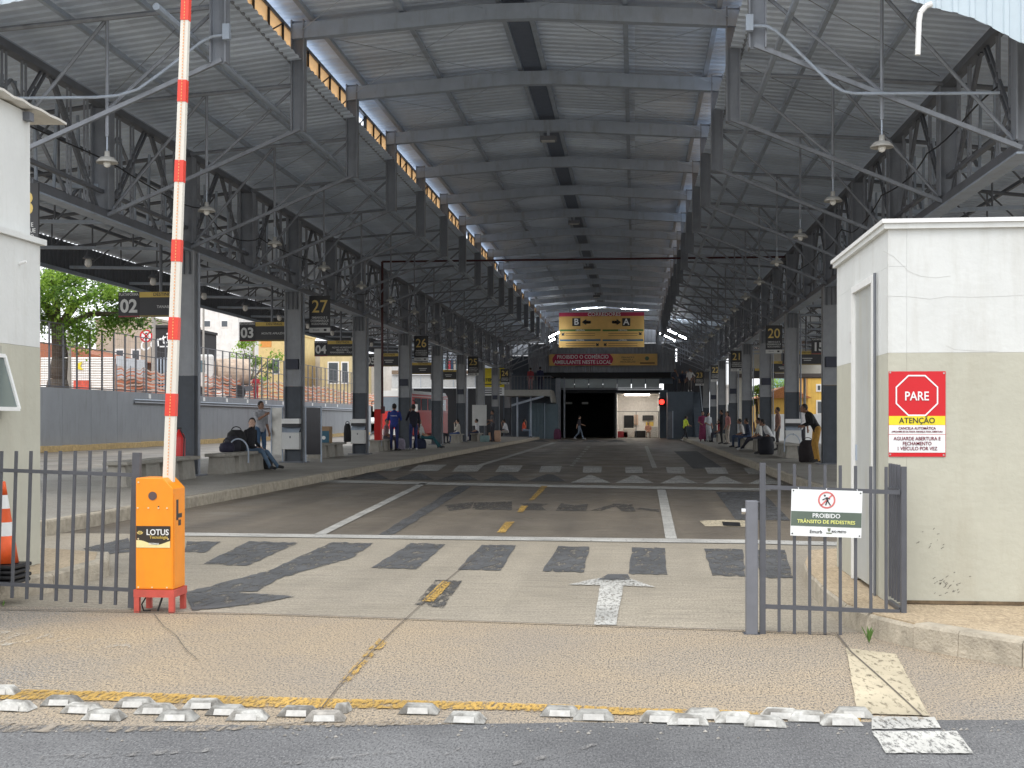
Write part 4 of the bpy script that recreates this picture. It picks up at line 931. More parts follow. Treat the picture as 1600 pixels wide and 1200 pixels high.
    for e in (-1, 1):
        em = MB().ell(hd+f_*.086*s+r_*e*.03*s+V(0, 0, .012), .010*s, .007*s, .006*s, 8, 6); em.build('eye', M_BLACK, t, True)
    if print_back: text(print_back, .055, M_WHITEP, t, up(.33, 0, -.125), (R(90), 0, 0), bold=.01, world=False)
    return t
def onplat(px, py, z=PZ): return gz(px, py, z)
E_ = R(-90); W_ = R(90); CAMF = R(180)
person('seated woman in black with long dark hair and jeans, legs stretched out, on concrete bench', (-9.12, 29.7, PZ-.03), E_+R(-18), 'sit_ext', 1.66, (.012, .012, .016), (.10, .16, .24), SK3, longhair=True, sleeve='long', arms=('lap', 'lap'), turn=R(-60), fine=.011)
person('standing person in grey shirt and jeans raising one arm beside the bench', onplat(407, 723), E_+R(-35), 'stand', 1.70, (.34, .34, .36), (.04, .09, .17), SK2, arms=('down', 'raise'), fine=.011, shoes=(.2, .2, .2))
person('seated person in mauve top on bench by the tall person in blue uniform', (-9.75, 49.6, PZ-.03), E_, 'sit', 1.68, (.30, .17, .18), (.05, .04, .05), SK2, arms=('lap', 'lap'), turn=R(-50))
person('tall person in blue uniform with print on the back, seen from behind', onplat(616, 704), R(5), 'stand', 1.82, (.015, .035, .22), (.012, .02, .10), SK2, arms=('cross', 'cross'), print_back='TERMINAL')
person('standing person in dark navy jacket and white shoes facing away', onplat(646, 703.5), R(28), 'stand', 1.80, (.012, .012, .025), (.02, .035, .12), SK2, sleeve='long', arms=('face', 'down'), shoes=(.6, .6, .6))
person('reclining seated person in teal trousers beside the column', (-8.75, 52.6, PZ-.03), E_, 'sit_ext', 1.68, (.55, .55, .52), (.02, .10, .12), SK1, lean=-.35, arms=('lap', 'lap'))
person('seated person in black with fair hair near the red extinguisher', (-9.9, 64.5, PZ-.03), E_+R(-30), 'sit', 1.65, (.015, .015, .018), (.03, .03, .04), SK3, hair=(.28, .19, .10), longhair=True, fine=.018, sleeve='long')
person('seated person in cream sweater with red bag strap on concrete bench', (-9.35, 67.6, PZ-.03), W_, 'sit', 1.66, (.60, .55, .48), (.04, .07, .18), SK3, arms=('face', 'lap'), sleeve='long', fine=.018)
person('seated person with fair hair and pale top behind the bench', (-9.5, 70.6, PZ-.03), W_+R(20), 'sit', 1.72, (.62, .56, .46), (.05, .05, .07), SK3, hair=(.32, .2, .1), longhair=True, fine=.018)
person('seated person in white shirt and dark trousers on far concrete bench', (-8.95, 72.6, PZ-.03), W_, 'sit', 1.70, (.68, .68, .70), (.02, .025, .06), SK2, arms=('lap', 'lap'), fine=.018)
person('standing person in charcoal clothes beside the pale panel', onplat(770, 690.5), W_+R(30), 'stand', 1.72, (.09, .09, .10), (.03, .03, .04), SK2, arms=('cross', 'lap'), fine=.018)
person('seated person in white top leaning forward near the peach boxes', (-7.75, 77.5, PZ-.03), W_, 'sit', 1.70, (.66, .66, .68), (.25, .24, .22), SK2, lean=.2, arms=('face', 'lap'), fine=.018)
person('seated person in orange vest and jeans under the mezzanine', (gy(818, 690, 89).x, 89, PZ-.03), E_, 'sit', 1.72, (.80, .12, .06), (.20, .27, .36), SK2, arms=('lap', 'face'), fine=.018)
person('walking person in dark top and jeans crossing before the dark entrance', gz(905, 687, 0), E_, 'walk', 1.68, (.05, .04, .05), (.15, .19, .25), SK1, arms=('front', 'back'), fine=.018, shoes=(.6, .6, .6))
person('person in yellow safety vest and black trousers stepping across the road', gz(1070, 689.5, 0), E_+R(30), 'walk', 1.66, (.62, .72, .06), (.015, .015, .02), SK2, arms=('front', 'front'), lean=.12, fine=.018, shoes=(.6, .6, .6))
person('standing person in magenta dress by the far stairs', onplat(1098, 690), CAMF, 'stand', 1.68, (.26, .04, .11), (.26, .04, .11), SK1, skirt=.5, arms=('down', 'lap'), fine=.018)
person('standing person in pale dress beside the magenta dress', onplat(1106.5, 690), CAMF+R(30), 'stand', 1.62, (.55, .58, .60), (.4, .4, .4), SK1, skirt=.5, longhair=True, arms=('down', 'lap'), fine=.018)
person('seated person in red shirt on bench before the row of columns', (4.65, 71.0, PZ-.03), W_, 'sit', 1.68, (.42, .03, .05), (.05, .05, .07), SK2, arms=('lap', 'lap'), fine=.018)
person('standing person all in black by the bench', onplat(1128, 694), W_, 'stand', 1.70, (.012, .012, .014), (.012, .012, .014), SK2, sleeve='long', arms=('lap', 'down'), fine=.018)
person('standing person in pink top and pale trousers by the column row', onplat(1137, 694.5), W_+R(20), 'stand', 1.62, (.58, .26, .24), (.4, .35, .3), SK1, longhair=True, fine=.018)
person('seated person in light grey top leaning forward on bench', (4.75, 57.2, PZ-.03), W_, 'sit', 1.70, (.42, .40, .38), (.03, .05, .10), SK2, lean=.15, arms=('lap', 'lap'), fine=.018)
person('seated person in navy jacket beside the grey top', (4.8, 54.6, PZ-.03), W_, 'sit', 1.70, (.02, .03, .06), (.03, .05, .10), SK2, lean=.1, arms=('lap', 'lap'), sleeve='long', fine=.018)
person('seated person in white shirt and dark trousers on the guardhouse side bench', (4.85, 50.6, PZ-.03), W_, 'sit_ext', 1.72, (.72, .71, .66), (.03, .03, .045), SK2, arms=('lap', 'face'), shoes=(.7, .7, .7), fine=.015)
person('standing person in brown top behind the white shirted seated person', (5.5, 50.2, PZ), W_, 'stand', 1.68, (.25, .13, .10), (.06, .05, .05), SK2, fine=.018)
person('hunched seated person in white top over a black bag', (4.8, 45.6, PZ-.03), W_, 'sit', 1.75, (.66, .66, .66), (.012, .012, .016), SK2, lean=.45, arms=('lap', 'lap'), fine=.013)
person('standing person with white top behind the column with grey box', (5.75, 45.4, PZ), CAMF, 'stand', 1.70, (.68, .66, .66), (.05, .05, .06), SK2, longhair=True, fine=.015)
person('bending person in black coat and yellow trousers beside the dark column', (5.02, 36.1, PZ), W_+R(10), 'bend', 1.72, (.012, .012, .014), (.48, .26, .05), SK2, sleeve='long', lean=.55, arms=('front', 'front'), fine=.012)

# ================================================================== PLATFORM FURNITURE
def bench(X, Y0, Y1, label, hoop=None):
    t = thing('concrete_bench', label, 'bench', (X, (Y0+Y1)/2, PZ))
    o_ = MB().box(X-.23, X+.23, Y0, Y1, PZ+.38, PZ+.45).build('seat', M_CONC, t); bv = o_.modifiers.new('b', 'BEVEL'); bv.width = .012
    n = max(2, round((Y1-Y0)/1.05)); w_ = (Y1-Y0)/n
    for i in range(n):
        y = Y0+.08+i*w_; MB().prism([(X-.19, y, PZ-.002), (X+.19, y, PZ-.002), (X+.155, y, PZ+.379), (X-.155, y, PZ+.379)], (0, w_*.72, 0)).build('leg', M_CONC, t)
    if hoop:
        pts = [(X+.24*math.cos(a_), hoop, PZ+.45+.30*math.sin(a_)) for a_ in [math.pi*i/12 for i in range(13)]]
        MB().path([(X+.24, hoop, PZ+.2)]+pts+[(X-.24, hoop, PZ+.2)], .018, 6).build('armrest_hoop', M_STEELL, t)
    return t
bench(-9.05, 21.6, 25.4, 'long concrete bench before the first column with the red extinguisher')
bench(-9.05, 26.95, 30.3, 'concrete bench where the woman in black sits', 28.6)
bench(-9.85, 38.6, 42.2, 'concrete bench carrying a blue printed carton')
bench(-9.75, 47.3, 50.4, 'concrete bench beside the person in blue uniform', 47.6)
bench(-9.4, 66.2, 68.6, 'concrete bench under the person in the cream sweater'); bench(-8.95, 71.0, 73.6, 'concrete bench under the person in the white shirt, wall side')
bench(4.85, 40.2, 43.0, 'concrete bench with steel hoop beside the column with grey box', 40.3)
bench(4.8, 47.2, 51.2, 'concrete bench under the white shirted person, guardhouse side'); bench(4.75, 53.9, 57.8, 'concrete bench under the navy and grey pair'); bench(4.65, 69.6, 71.8, 'concrete bench under the person in red shirt')
def dispenser(X, Y, label):
    t = thing('paper_dispenser', label, 'dispenser', (X, Y-.3, PZ+.4)); y0, y1 = Y-.42, Y-.185
    o_ = MB().box(X-.25, X+.25, y0, y1, .55, 1.02).build('bin_box', M_LTPRINT, t); bv = o_.modifiers.new('b', 'BEVEL'); bv.width = .01
    MB().prism([(X-.24, y0+.02, 1.02), (X+.24, y0+.02, 1.02), (X+.24, y1, 1.16), (X-.24, y1, 1.16)], (0, 0, .005)).build('slope', M_STEELL, t)
    MB().box(X-.245, X+.245, y0+.06, y1, 1.165, 1.26).build('slot', M_DKPRINT, t); MB().box(X-.25, X+.25, y0+.02, y1, 1.262, 1.40).build('hood', M_WHITEP, t)
    MB().box(X-.02, X+.02, y0-.003, y0, .86, .92).build('keyhole', M_STEELD, t)
dispenser(GL, YK(3), 'grey metal litter box on the column beside sign 27'); dispenser(GL, YK(5), 'grey metal litter box on the column beside the red fire pipe')
dispenser(GR, YK(5), 'grey metal litter box on the column of the guardhouse side row')
def screen(x0, x1, Y, zt_, label, m_):
    t = thing('steel_screen', label, 'screen', ((x0+x1)/2, Y, PZ))
    for x in (x0, x1): MB().tube((x, Y, PZ), (x, Y, zt_), .022, None, 8).build('post', M_STEELL, t)
    MB().box(x0+.02, x1-.02, Y-.012, Y+.012, PZ+.22, zt_-.02).build('panel', m_, t); MB().box(x0-.02, x1+.02, Y-.03, Y+.03, zt_, zt_+.03).build('top_bar', M_STEELL, t)
screen(GL+.36, GL+.80, YK(3)-.1, 1.72, 'tall black glossy panel between steel posts beside the column', pm('glossy_black', (.02, .02, .025), .12, .3))
screen(GL-.62, GL-.30, YK(3)-.1, 1.72, 'narrow brushed steel panel behind the column with litter box', pm('brushed', (.42, .41, .38), .3, .6))
def extinguisher(X, Y, label, hh=1.0):
    t = thing('fire_extinguisher', label, 'extinguisher', (X, Y, PZ)); q = lambda z_: (X, Y, PZ+z_*hh)
    m_ = MB().lathe(q(0), [(.115, .02), (.12, .05), (.12, .78*hh), (.09, .88*hh), (.04, .92*hh), (.03, .97*hh)], 16); m_.smooth = True; m_.build('cylinder', M_RED, t)
    MB().box(X-.09, X+.05, Y-.02, Y+.02, PZ+.97*hh, PZ+1.01*hh).build('handle', M_BLACK, t)
    MB().path([(X+.03, Y-.02, PZ+.96*hh), (X+.14, Y-.10, PZ+.8*hh), (X+.13, Y-.12, PZ+.35*hh), (X+.05, Y-.13, PZ+.25*hh)], .012, 6).build('hose', M_BLACK, t)
    MB().tube(q(-.0), (X, Y, PZ+.03), .13, None, 16).build('foot_ring', M_BLACK, t)
extinguisher(-9.20, 25.2, 'large red fire extinguisher at the foot of the first column', 1.02); extinguisher(-9.75, 62.0, 'tall red fire extinguisher near the seated person in black', 1.2)
# luggage
def bag(c, sx, sy, sz, col, label, strap=True):
    t = thing('bag', label, 'bag', c); c = Vector(c)
    m_ = MB().loft([(c+Vector((0, 0, z_)), sx*k_, sy*k_) for z_, k_ in ((0, .8), (.03, .95), (sz*.5, 1), (sz*.85, .85), (sz, .5))], 14); m_.smooth = True; m_.build('body', cm(col), t)
    if strap: MB().path([c+Vector((sx*.5*math.cos(a_), 0, sz*.95+.10*math.sin(a_))) for a_ in [math.pi*i/8 for i in range(9)]], .012, 6).build('handle', cm((.02, .02, .02)), t)
bag((-9.25, 28.4, PZ+.45), .17, .22, .22, (.02, .018, .04), 'dark handbag on the bench under the steel hoop'); bag((-8.85, 30.15, PZ), .16, .16, .28, (.012, .012, .014), 'black backpack on the floor under the bench end')
bag((-9.3, 29.25, PZ+.45), .24, .22, .5, (.012, .012, .014), 'bulging black backpack beside the woman on the bench'); bag((-9.3, 28.95, PZ+.45), .2, .18, .36, (.02, .02, .03), 'small dark bag next to the bulging backpack')
bag((-9.55, 42.0, PZ+.45), .13, .13, .62, (.012, .012, .014), 'black bag standing behind the blue printed carton')
bag((onplat(626, 702.5)), .2, .16, .45, (.30, .27, .34), 'patterned grey rucksack on the floor beside the blue uniform'); bag(onplat(656, 701), .28, .2, .42, (.015, .02, .05), 'dark duffel bag under the reclining person')
bag((4.5, 44.7, PZ), .27, .25, .62, (.012, .013, .02), 'big black sack in front of the hunched person'); bag(gz(1262, 722, PZ), .26, .24, .62, (.02, .014, .016), 'dark rucksack by the person in yellow trousers')
bag((gy(871, 690, 92).x, 92, 0), .28, .2, .75, (.12, .03, .07), 'burgundy suitcase standing by the grey cabin')
ct = thing('carton', 'carton with blue side and white print on the bench', 'box', (-9.92, 40.2, PZ+.45))
MB().box(-10.2, -9.68, 40.0, 40.4, PZ+.452, PZ+.98).build('box', pm('cardboard', (.36, .24, .14), .85), ct); MB().box(-10.19, -9.69, 39.994, 39.999, PZ+.46, PZ+.84).build('blue_print', pm('carton_blue', (.035, .12, .18), .6), ct)
mb = MB()
for x, z_, r_ in ((-10.07, 1.12, .07), (-9.95, 1.13, .05), (-9.86, 1.12, .06)): mb.tube((x, 39.990, z_-.32), (x, 39.993, z_-.32), r_, None, 14)
mb.beam((-10.07, 39.991, .80), (-9.84, 39.991, .80), .003, .05); mb.build('white_print', M_WHITEP, ct)
for i, (px, py, w_, h_, col) in enumerate(((768, 690, .34, .50, (.55, .33, .22)), (776.5, 690, .34, .62, (.58, .37, .26)), (757, 690.5, .5, .35, (.22, .32, .32)))):
    p_ = onplat(px, py); o_ = MB().box(p_.x-w_/2, p_.x+w_/2, p_.y, p_.y+.35, PZ, PZ+h_).build('carton_box', pm('carton_%d' % i, col, .8)); bv = o_.modifiers.new('b', 'BEVEL'); bv.width = .02
    tag(o_, ('short peach carton by the standing person in charcoal', 'tall peach carton by the standing person in charcoal', 'pale teal plastic crate on the far platform')[i], 'box')
p_ = onplat(749, 688.5)
t = thing('display_panel', 'pale blank display panel standing on the far platform', 'panel', p_); MB().box(p_.x-.42, p_.x+.42, p_.y, p_.y+.06, 1.05, 2.25).build('board', M_LTPRINT, t)
for x in (-.38, .38): MB().tube((p_.x+x, p_.y+.03, PZ), (p_.x+x, p_.y+.03, 1.05), .02, None, 6).build('leg', M_STEELD, t)
# hanging number signs
M_GOLD = pm('gold_print', (.75, .55, .17), .5); M_SBOARD = pm('sign_charcoal', (.045, .045, .048), .5, 0, .08, 3)
def number_sign(X, Y, num, label):
    t = thing('number_sign', label, 'sign', (X, Y, 3.85)); w_ = .30
    MB().box(X-w_, X+w_, Y-.02, Y+.02, 3.98, 4.88).build('board', M_SBOARD, t); MB().box(X-w_, X+w_, Y-.02, Y+.02, 3.84, 3.975).build('white_strip', M_LTPRINT, t)
    for x in (-.2, .2): MB().tube((X+x, Y, 4.88), (X+x, Y, 4.96), .012, None, 5).build('hanger', M_STEELD, t)
    text(num, .50, M_GOLD, t, (X, Y-.0225, 4.56), bold=.008, sx=.92); text('EMBARQUE E\nDESEMBARQUE\nRODOVIÁRIO', .088, M_LTPRINT, t, (X, Y-.0225, 4.17), bold=.012, sx=.86)
    text('Emurb', .07, M_DKPRINT, t, (X-.1, Y-.0225, 3.91)); MB().box(X+.12, X+.2, Y-.0225, Y-.0205, 3.88, 3.94).build('crest', M_DKPRINT, t)
for n_, k, w_ in ((28, -1, 'half hidden by the gatehouse eave'), (27, 3, 'over the column with steel panels'), (26, 7, 'above the person in navy jacket'), (25, 11, 'before the office block balcony'), (24, 15, 'in front of the yellow notice board')): number_sign(GL+(.38 if n_ == 28 else .62), YK(k)+.45, str(n_), 'dark hanging sign with gold %d %s' % (n_, w_))
for n_, k, w_ in ((20, 6, 'above the hunched person with the sack'), (21, 10, 'above the person in navy on the bench'), (22, 14, 'above the person in black')): number_sign(GR-.12, YK(k)+.1, str(n_), 'dark hanging sign with gold %d %s' % (n_, w_))
number_sign(gy(1093, 600, 92).x, 92, '23', 'dark hanging sign with gold 23 next to the stair landing')
def platform_sign(X, Y, num, dest, label):
    t = thing('platform_sign', label, 'sign', (X, Y, 3.7)); z0, z1 = 3.62, 4.17
    MB().box(X, X+.47, Y-.03, Y+.03, z0, z1).build('number_plate', M_DKPRINT, t); MB().box(X+.475, X+1.56, Y-.028, Y+.028, z0+.04, z1-.12).build('destination_board', M_SBOARD, t)
    MB().box(X+.475, X+1.56, Y-.029, Y+.029, z1-.118, z1).build('yellow_header', M_YEL, t); MB().box(X+.475, X+1.56, Y-.029, Y+.029, z0, z0+.038).build('yellow_base', pm('olive_strip', (.25, .19, .06), .6), t)
    MB().box(X, X+.47, Y-.032, Y-.0305, z0, z0+.03).build('red_base', pm('sign_darkred', (.25, .05, .05), .6), t)
    text(num, .40, M_LTPRINT, t, (X+.235, Y-.0325, z0+.23), bold=.03, sx=.98); text('PLATAFORMA', .085, M_LTPRINT, t, (X+.235, Y-.0325, z1-.055), bold=.01, sx=.83)
    text('DESTINOS', .10, M_DKPRINT, t, (X+1.02, Y-.0315, z1-.058), bold=.012); 
    if dest: text(dest, .085, M_LTPRINT, t, (X+1.02, Y-.0315, z0+.22), bold=.008)
    else: MB().box(X+.8, X+1.2, Y-.032, Y-.0305, z0+.25, z0+.28).box(X+.85, X+1.15, Y-.032, Y-.0305, z0+.17, z0+.20).build('small_print', M_LTPRINT, t)
    MB().tube((X+.95, Y, z1), (X+.95, Y, 5.6), .035, None, 6).build('hanger_pole', M_STEELD, t)
for i, (n_, d_) in enumerate((('02', 'TANABI'), ('03', 'MONTE APRAZÍVEL'), ('04', 'NOVO HORIZONTE\nMACAUBAL\nNHANDEARA - POLONI'), ('05', ''), ('06', ''), ('07', ''))):
    platform_sign(-11.3, YK(1+2*i)+.75, n_, d_, 'platform sign %s with yellow header %s' % (n_, ('behind the barrier boom', 'behind the column with steel panels', 'behind the column by the fire pipe', 'cut by the red fire pipe', 'over the parked bus', 'before the office balcony')[i]))
for i, n_ in enumerate(('15', '14', '13', '12')): platform_sign(6.0, YK(5+2*i)+.75, n_, '', 'platform sign %s with yellow header %s' % (n_, ('over the white corrugated fence', 'over the low yellow house', 'over the small green tree', 'beside the footbridge pier')[i]))

# ================================================================== FAR END OF THE HALL
YB = 98.
def fbx(px0, py0, px1, py1, Y, dep, nm, m, par):
    a_, b_ = gy(px0, py1, Y), gy(px1, py0, Y); return MB().box(a_.x, b_.x, Y, Y+dep, a_.z, b_.z).build(nm, m, par)
def vx(px0, py0, px1, py1, Y, nm, m, par, pitch=.28, amp=.05):
    a_, b_ = gy(px0, py1, Y), gy(px1, py0, Y); x = a_.x; pr = []
    while x < b_.x: pr += [(x, 0), (x+pitch*.4, 0), (x+pitch*.5, -amp), (x+pitch*.9, -amp)]; x += pitch
    vs = [];  [vs.extend([(xx, Y+h, a_.z), (xx, Y+h, b_.z)]) for xx, h in pr]
    return MB().add(vs, [(2*i, 2*i+1, 2*i+3, 2*i+2) for i in range(len(pr)-1)]).build(nm, m, par)
M_CLAD = pm('grey_cladding', (.26, .28, .31), .5, .1, .1, 2.); M_TEAL = pm('teal_cabin', (.12, .17, .20), .55, .1, .12, 2.)
M_PANEL = pm('pale_panel', (.36, .41, .42), .5, 0, .06, 2.); M_ROOMW = pm('room_white', (.75, .73, .70), .8)
tb = thing('terminal_building', 'grey clad terminal building closing the hall with a dark entrance', 'building', gy(950, 684, YB))
vx(826, 537, 1052, 582, YB-.2, 'upper_cladding', M_CLAD, tb)
fbx(826, 536, 1052, 600, YB, .3, 'upper_wall', M_NAVY, tb)
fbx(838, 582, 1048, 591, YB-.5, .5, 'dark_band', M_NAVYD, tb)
for i in range(7): fbx(876+i*22.2, 592, 876+i*22.2+21, 606, YB-.3, .3, 'lintel_panel', M_PANEL, tb)
fbx(874, 590.8, 1034, 591.8, YB-.34, .34, 'lintel_rail', M_STEEL, tb); fbx(874, 606.2, 1034, 609, YB-.34, .34, 'lintel_rail', M_STEELD, tb)
for x0, x1 in ((868, 876), (880.5, 883)): fbx(x0, 590, x1, 684.6, YB-.5, .35, 'pillar', M_STEEL, tb)
fbx(1031, 609, 1043, 684.6, YB-.3, .4, 'pillar', M_NAVY, tb); fbx(826, 600, 872, 684.6, YB+.1, .2, 'side_wall', M_NAVY, tb)
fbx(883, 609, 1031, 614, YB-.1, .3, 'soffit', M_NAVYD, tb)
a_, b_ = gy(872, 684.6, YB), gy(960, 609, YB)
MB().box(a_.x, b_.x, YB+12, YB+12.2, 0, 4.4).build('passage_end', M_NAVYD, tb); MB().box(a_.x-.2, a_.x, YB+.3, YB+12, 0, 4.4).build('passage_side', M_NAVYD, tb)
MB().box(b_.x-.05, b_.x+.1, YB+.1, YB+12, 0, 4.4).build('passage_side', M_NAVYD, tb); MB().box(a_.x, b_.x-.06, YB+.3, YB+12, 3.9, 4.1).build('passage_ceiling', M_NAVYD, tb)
for x_ in (884, 909): fbx(x_, 628, x_+10, 631.5, YB+4, .3, 'hanging_light', M_LTPRINT, tb)
r0, r1 = gy(961, 687, YB), gy(1030, 615, YB)
MB().box(r0.x, r1.x, YB+7, YB+7.2, 0, r1.z).build('room_back', M_ROOMW, tb); MB().box(r1.x, r1.x+.15, YB+.2, YB+7, 0, r1.z).build('room_side', M_ROOMW, tb)
MB().box(b_.x+.11, b_.x+.2, YB+.2, YB+7, 0, r1.z).build('room_side', M_ROOMW, tb); MB().box(b_.x+.1, r1.x, YB+.2, YB+7, r1.z, r1.z+.1).build('room_ceiling', M_ROOMW, tb)
for y in (1.6, 4.4): MB().box(r0.x+.7, r1.x-.7, YB+y, YB+y+.5, r1.z-.06, r1.z-.01).build('ceiling_light', emit('room_light', (1, .93, .84), 9.), tb)
for px0, py0, px1, py1, m in ((975, 649, 990, 669, M_NAVYD), (1004, 649, 1021, 657, M_DKPRINT), (1009, 659, 1021, 668, M_YEL), (991, 648, 997, 664, pm('notice', (.6, .45, .35), .6))): fbx(px0, py0, px1, py1, YB+6.8, .1, 'wall_board', m, tb)
mb = MB(); zz = gy(990, 643, YB).z
mb.beam((r0.x, YB+.25, zz), (r1.x, YB+.25, zz), .04, .04)
for x in (r0.x+.05, r0.x+1.6, r1.x-.05): mb.beam((x, YB+.25, 0), (x, YB+.25, zz), .05, .05)
mb.build('gate_rail', M_STEELD, tb)
for i, (px, w_, h_, col, lab) in enumerate(((972, .9, .5, (.3, .03, .04), 'red crates stacked inside the lit room'), (984, 1.0, .75, (.62, .58, .52), 'pale covered table inside the lit room'), (1000, .9, .55, (.02, .02, .02), 'black chest on the floor of the lit room'), (1020, .8, .9, (.5, .5, .48), 'grey cupboard in the lit room'))):
    c = gy(px, 680, YB+3); o_ = MB().box(c.x-w_/2, c.x+w_/2, YB+3, YB+3.5, .0, h_).build(('crate', 'table', 'chest', 'cupboard')[i], cm(col)); bv = o_.modifiers.new('b', 'BEVEL'); bv.width = .03; tag(o_, lab, ('crate', 'table', 'chest', 'cupboard')[i])
person('seated person in peach top inside the lit room', (gy(1013, 680, YB+2.2).x, YB+2.2, -.03), CAMF, 'sit', 1.68, (.62, .33, .25), (.3, .2, .15), SK1, fine=.02, arms=('lap', 'lap'))
c = gy(1034, 628, YB-.9); t = thing('red_signal', 'lit red signal lamp beside the lit room', 'signal lamp', c); MB().tube(c+Vector((0, -.06, 0)), c+Vector((0, 0, 0)), .19, None, 20).build('lens', emit('red_lamp', (1, .03, .02), 3.), t); MB().box(c.x-.24, c.x+.24, c.y+.001, c.y+.3, c.z-.3, c.z+.3).build('housing', M_BLACK, t)
fbx(700, 478, 826, 556, YB+2.5, .3, 'end_gable', M_CLAD, tb); vx(826, 478, 1062, 537, YB+2.4, 'end_gable', M_CLAD, tb); fbx(1062, 500, 1110, 612, YB+4.3, .3, 'end_gable', M_NAVY, tb); fbx(786, 556, 827, 685, YB+.5, .3, 'side_wall', M_NAVY, tb)
# prohibited trade banner
q = lambda px, py, d_=0: gy(px, py, YB-.75-d_)
bn = thing('trade_banner', 'wine and ochre banner reading PROIBIDO O COMERCIO AMBULANTE NESTE LOCAL', 'banner', q(943, 572))
def bq(x0, y0, x1, y1, d_, nm, m, par, qq): a_, b_ = qq(x0, y1, d_), qq(x1, y0, d_); return MB().box(a_.x, b_.x, a_.y, a_.y+.012, a_.z, b_.z).build(nm, m, par)
M_OCH = pm('banner_ochre', (.70, .45, .15), .7, 0, .1, 1.5); M_BW = pm('banner_wine', (.45, .035, .09), .7, 0, .1, 1.5)
bq(858, 552.5, 1027, 571.5, 0, 'cloth', M_OCH, bn, q)
a0, a1 = q(863, 571, .02), q(958, 553, .02); mb = MB(); hh = (a1.z-a0.z)/2; n = 10
mb.prism([(a0.x+.25-.25*math.sin(math.pi*i/n), a0.y, a0.z+hh*2*i/n) for i in range(n+1)]+[(a1.x-.25+.25*math.sin(math.pi*i/n), a0.y, a1.z-hh*2*i/n) for i in range(n+1)], (0, .008, 0)); mb.build('wine_field', M_BW, bn)
text('PROIBIDO O COMÉRCIO\nAMBULANTE NESTE LOCAL', .40, M_SW, bn, q(910.5, 562, .04), bold=.012, sx=.88); text('DENUNCIE E\nREALIZE A\nFISCALIZAÇÃO', .17, M_DKPRINT, bn, q(981, 562, .03), bold=.008)
c = q(1011, 560, .03); MB().tube(c, c+Vector((0, .01, 0)), .16, None, 12).build('crest', pm('crest_green', (.10, .18, .12), .6), bn); bq(1000, 566, 1023, 568.5, .03, 'small_print', pm('print_brown', (.2, .12, .05), .6), bn, q)
# corridor sign
YC = 80.
q = lambda px, py, d_=0: gy(px, py, YC-d_)
cs = thing('corridor_sign', 'large ochre hanging sign with CORREDORES B and A arrows', 'sign', q(940, 543))
bq(873.5, 493, 1006.5, 543, 0, 'board', M_OCH, cs, q); bq(873.5, 487.6, 1006.5, 494.6, .016, 'wine_header', M_BW, cs, q)
text('CORREDORES', .30, M_SW, cs, q(944, 491.3, .03), bold=.01, sx=1.08)
for ch, x in (('B', 900.5), ('A', 978.5)): bq(x-6.3, 497, x+6.3, 509.5, .016, 'letter_field', M_DKPRINT, cs, q); text(ch, .54, M_SW, cs, q(x, 503.2, .03), bold=.02)
def arrow(cx_, cy_, l_, h_, sg_, m): 
    pts = [(-.5, 0), (0, .5), (0, .22), (.5, .22), (.5, -.22), (0, -.22), (0, -.5)]
    MB().prism([q(cx_+sg_*x*l_, cy_+y*h_, .022) for x, y in pts], (0, .006, 0)).build('arrow', m, cs)
arrow(916, 503.3, 14, 9.5, 1, M_DKPRINT); arrow(916.5, 503.3, 9, 4.5, 1, M_OCH); arrow(963.5, 503.3, 14, 9.5, -1, M_DKPRINT); arrow(963, 503.3, 9, 4.5, -1, M_OCH)
M_GRN = pm('band_green', (.05, .17, .05), .7); M_BLU = pm('band_blue', (.03, .13, .24), .7)
for x0, x1 in ((875, 938.5), (941.5, 1005)):
    bq(x0, 514.4, x1, 517.4, .016, 'green_line', M_GRN, cs, q); bq(x0, 530, x1, 533, .016, 'blue_line', M_BLU, cs, q)
    text('CENTRAL', .13, M_SW, cs, q((x0+x1)/2, 516, .03), bold=.01); text('LATERAL', .13, M_SW, cs, q((x0+x1)/2, 531.6, .03), bold=.01)
    for y in (520.4, 523.8, 536, 539.6): bq(x0+9, y, x1-9, y+1.0, .016, 'small_print', pm('print_brown', (.2, .12, .05), .6), cs, q)
for x, y, dx in ((880, 522, -1), (1000, 521, 1), (933, 538, 1), (946, 538, -1)):
    u = [(-2.5, -2.5), (1, -1.2), (2.6, -2.6) , (2.8, 2.8), (-2.6, 2.6), (-1.2, 1)]
    MB().prism([q(x+dx*a*.9, y+b*.9, .03) for a, b in u], (0, .006, 0)).build('arrow', M_DKPRINT, cs)
for x in (890, 990): MB().tube(q(x, 488), q(x, 488)+Vector((0, 0, .5)), .02, None, 5).build('hanger', M_STEELD, cs)
# fluorescent tubes lit at the far end
for i, (xa, ya, xb, yb_) in enumerate(((901, 484.5, 942, 482), (912, 489, 945, 487), (971, 482, 1012, 485), (858, 527, 874, 519), (859, 533, 867, 529.5), (1031, 521, 1055, 533), (1044, 515.5, 1057, 522), (1061, 524, 1072, 529))):
    tag(MB().tube(gy(xa, ya, 84 if i < 3 else 79), gy(xb, yb_, 84 if i < 3 else 79), .045, None, 8).build('fluorescent_tube', emit('tube_light', (.93, .97, 1), 30.)), 'lit white fluorescent tube under the far roof edge', 'light', 'lit tubes at the far end')
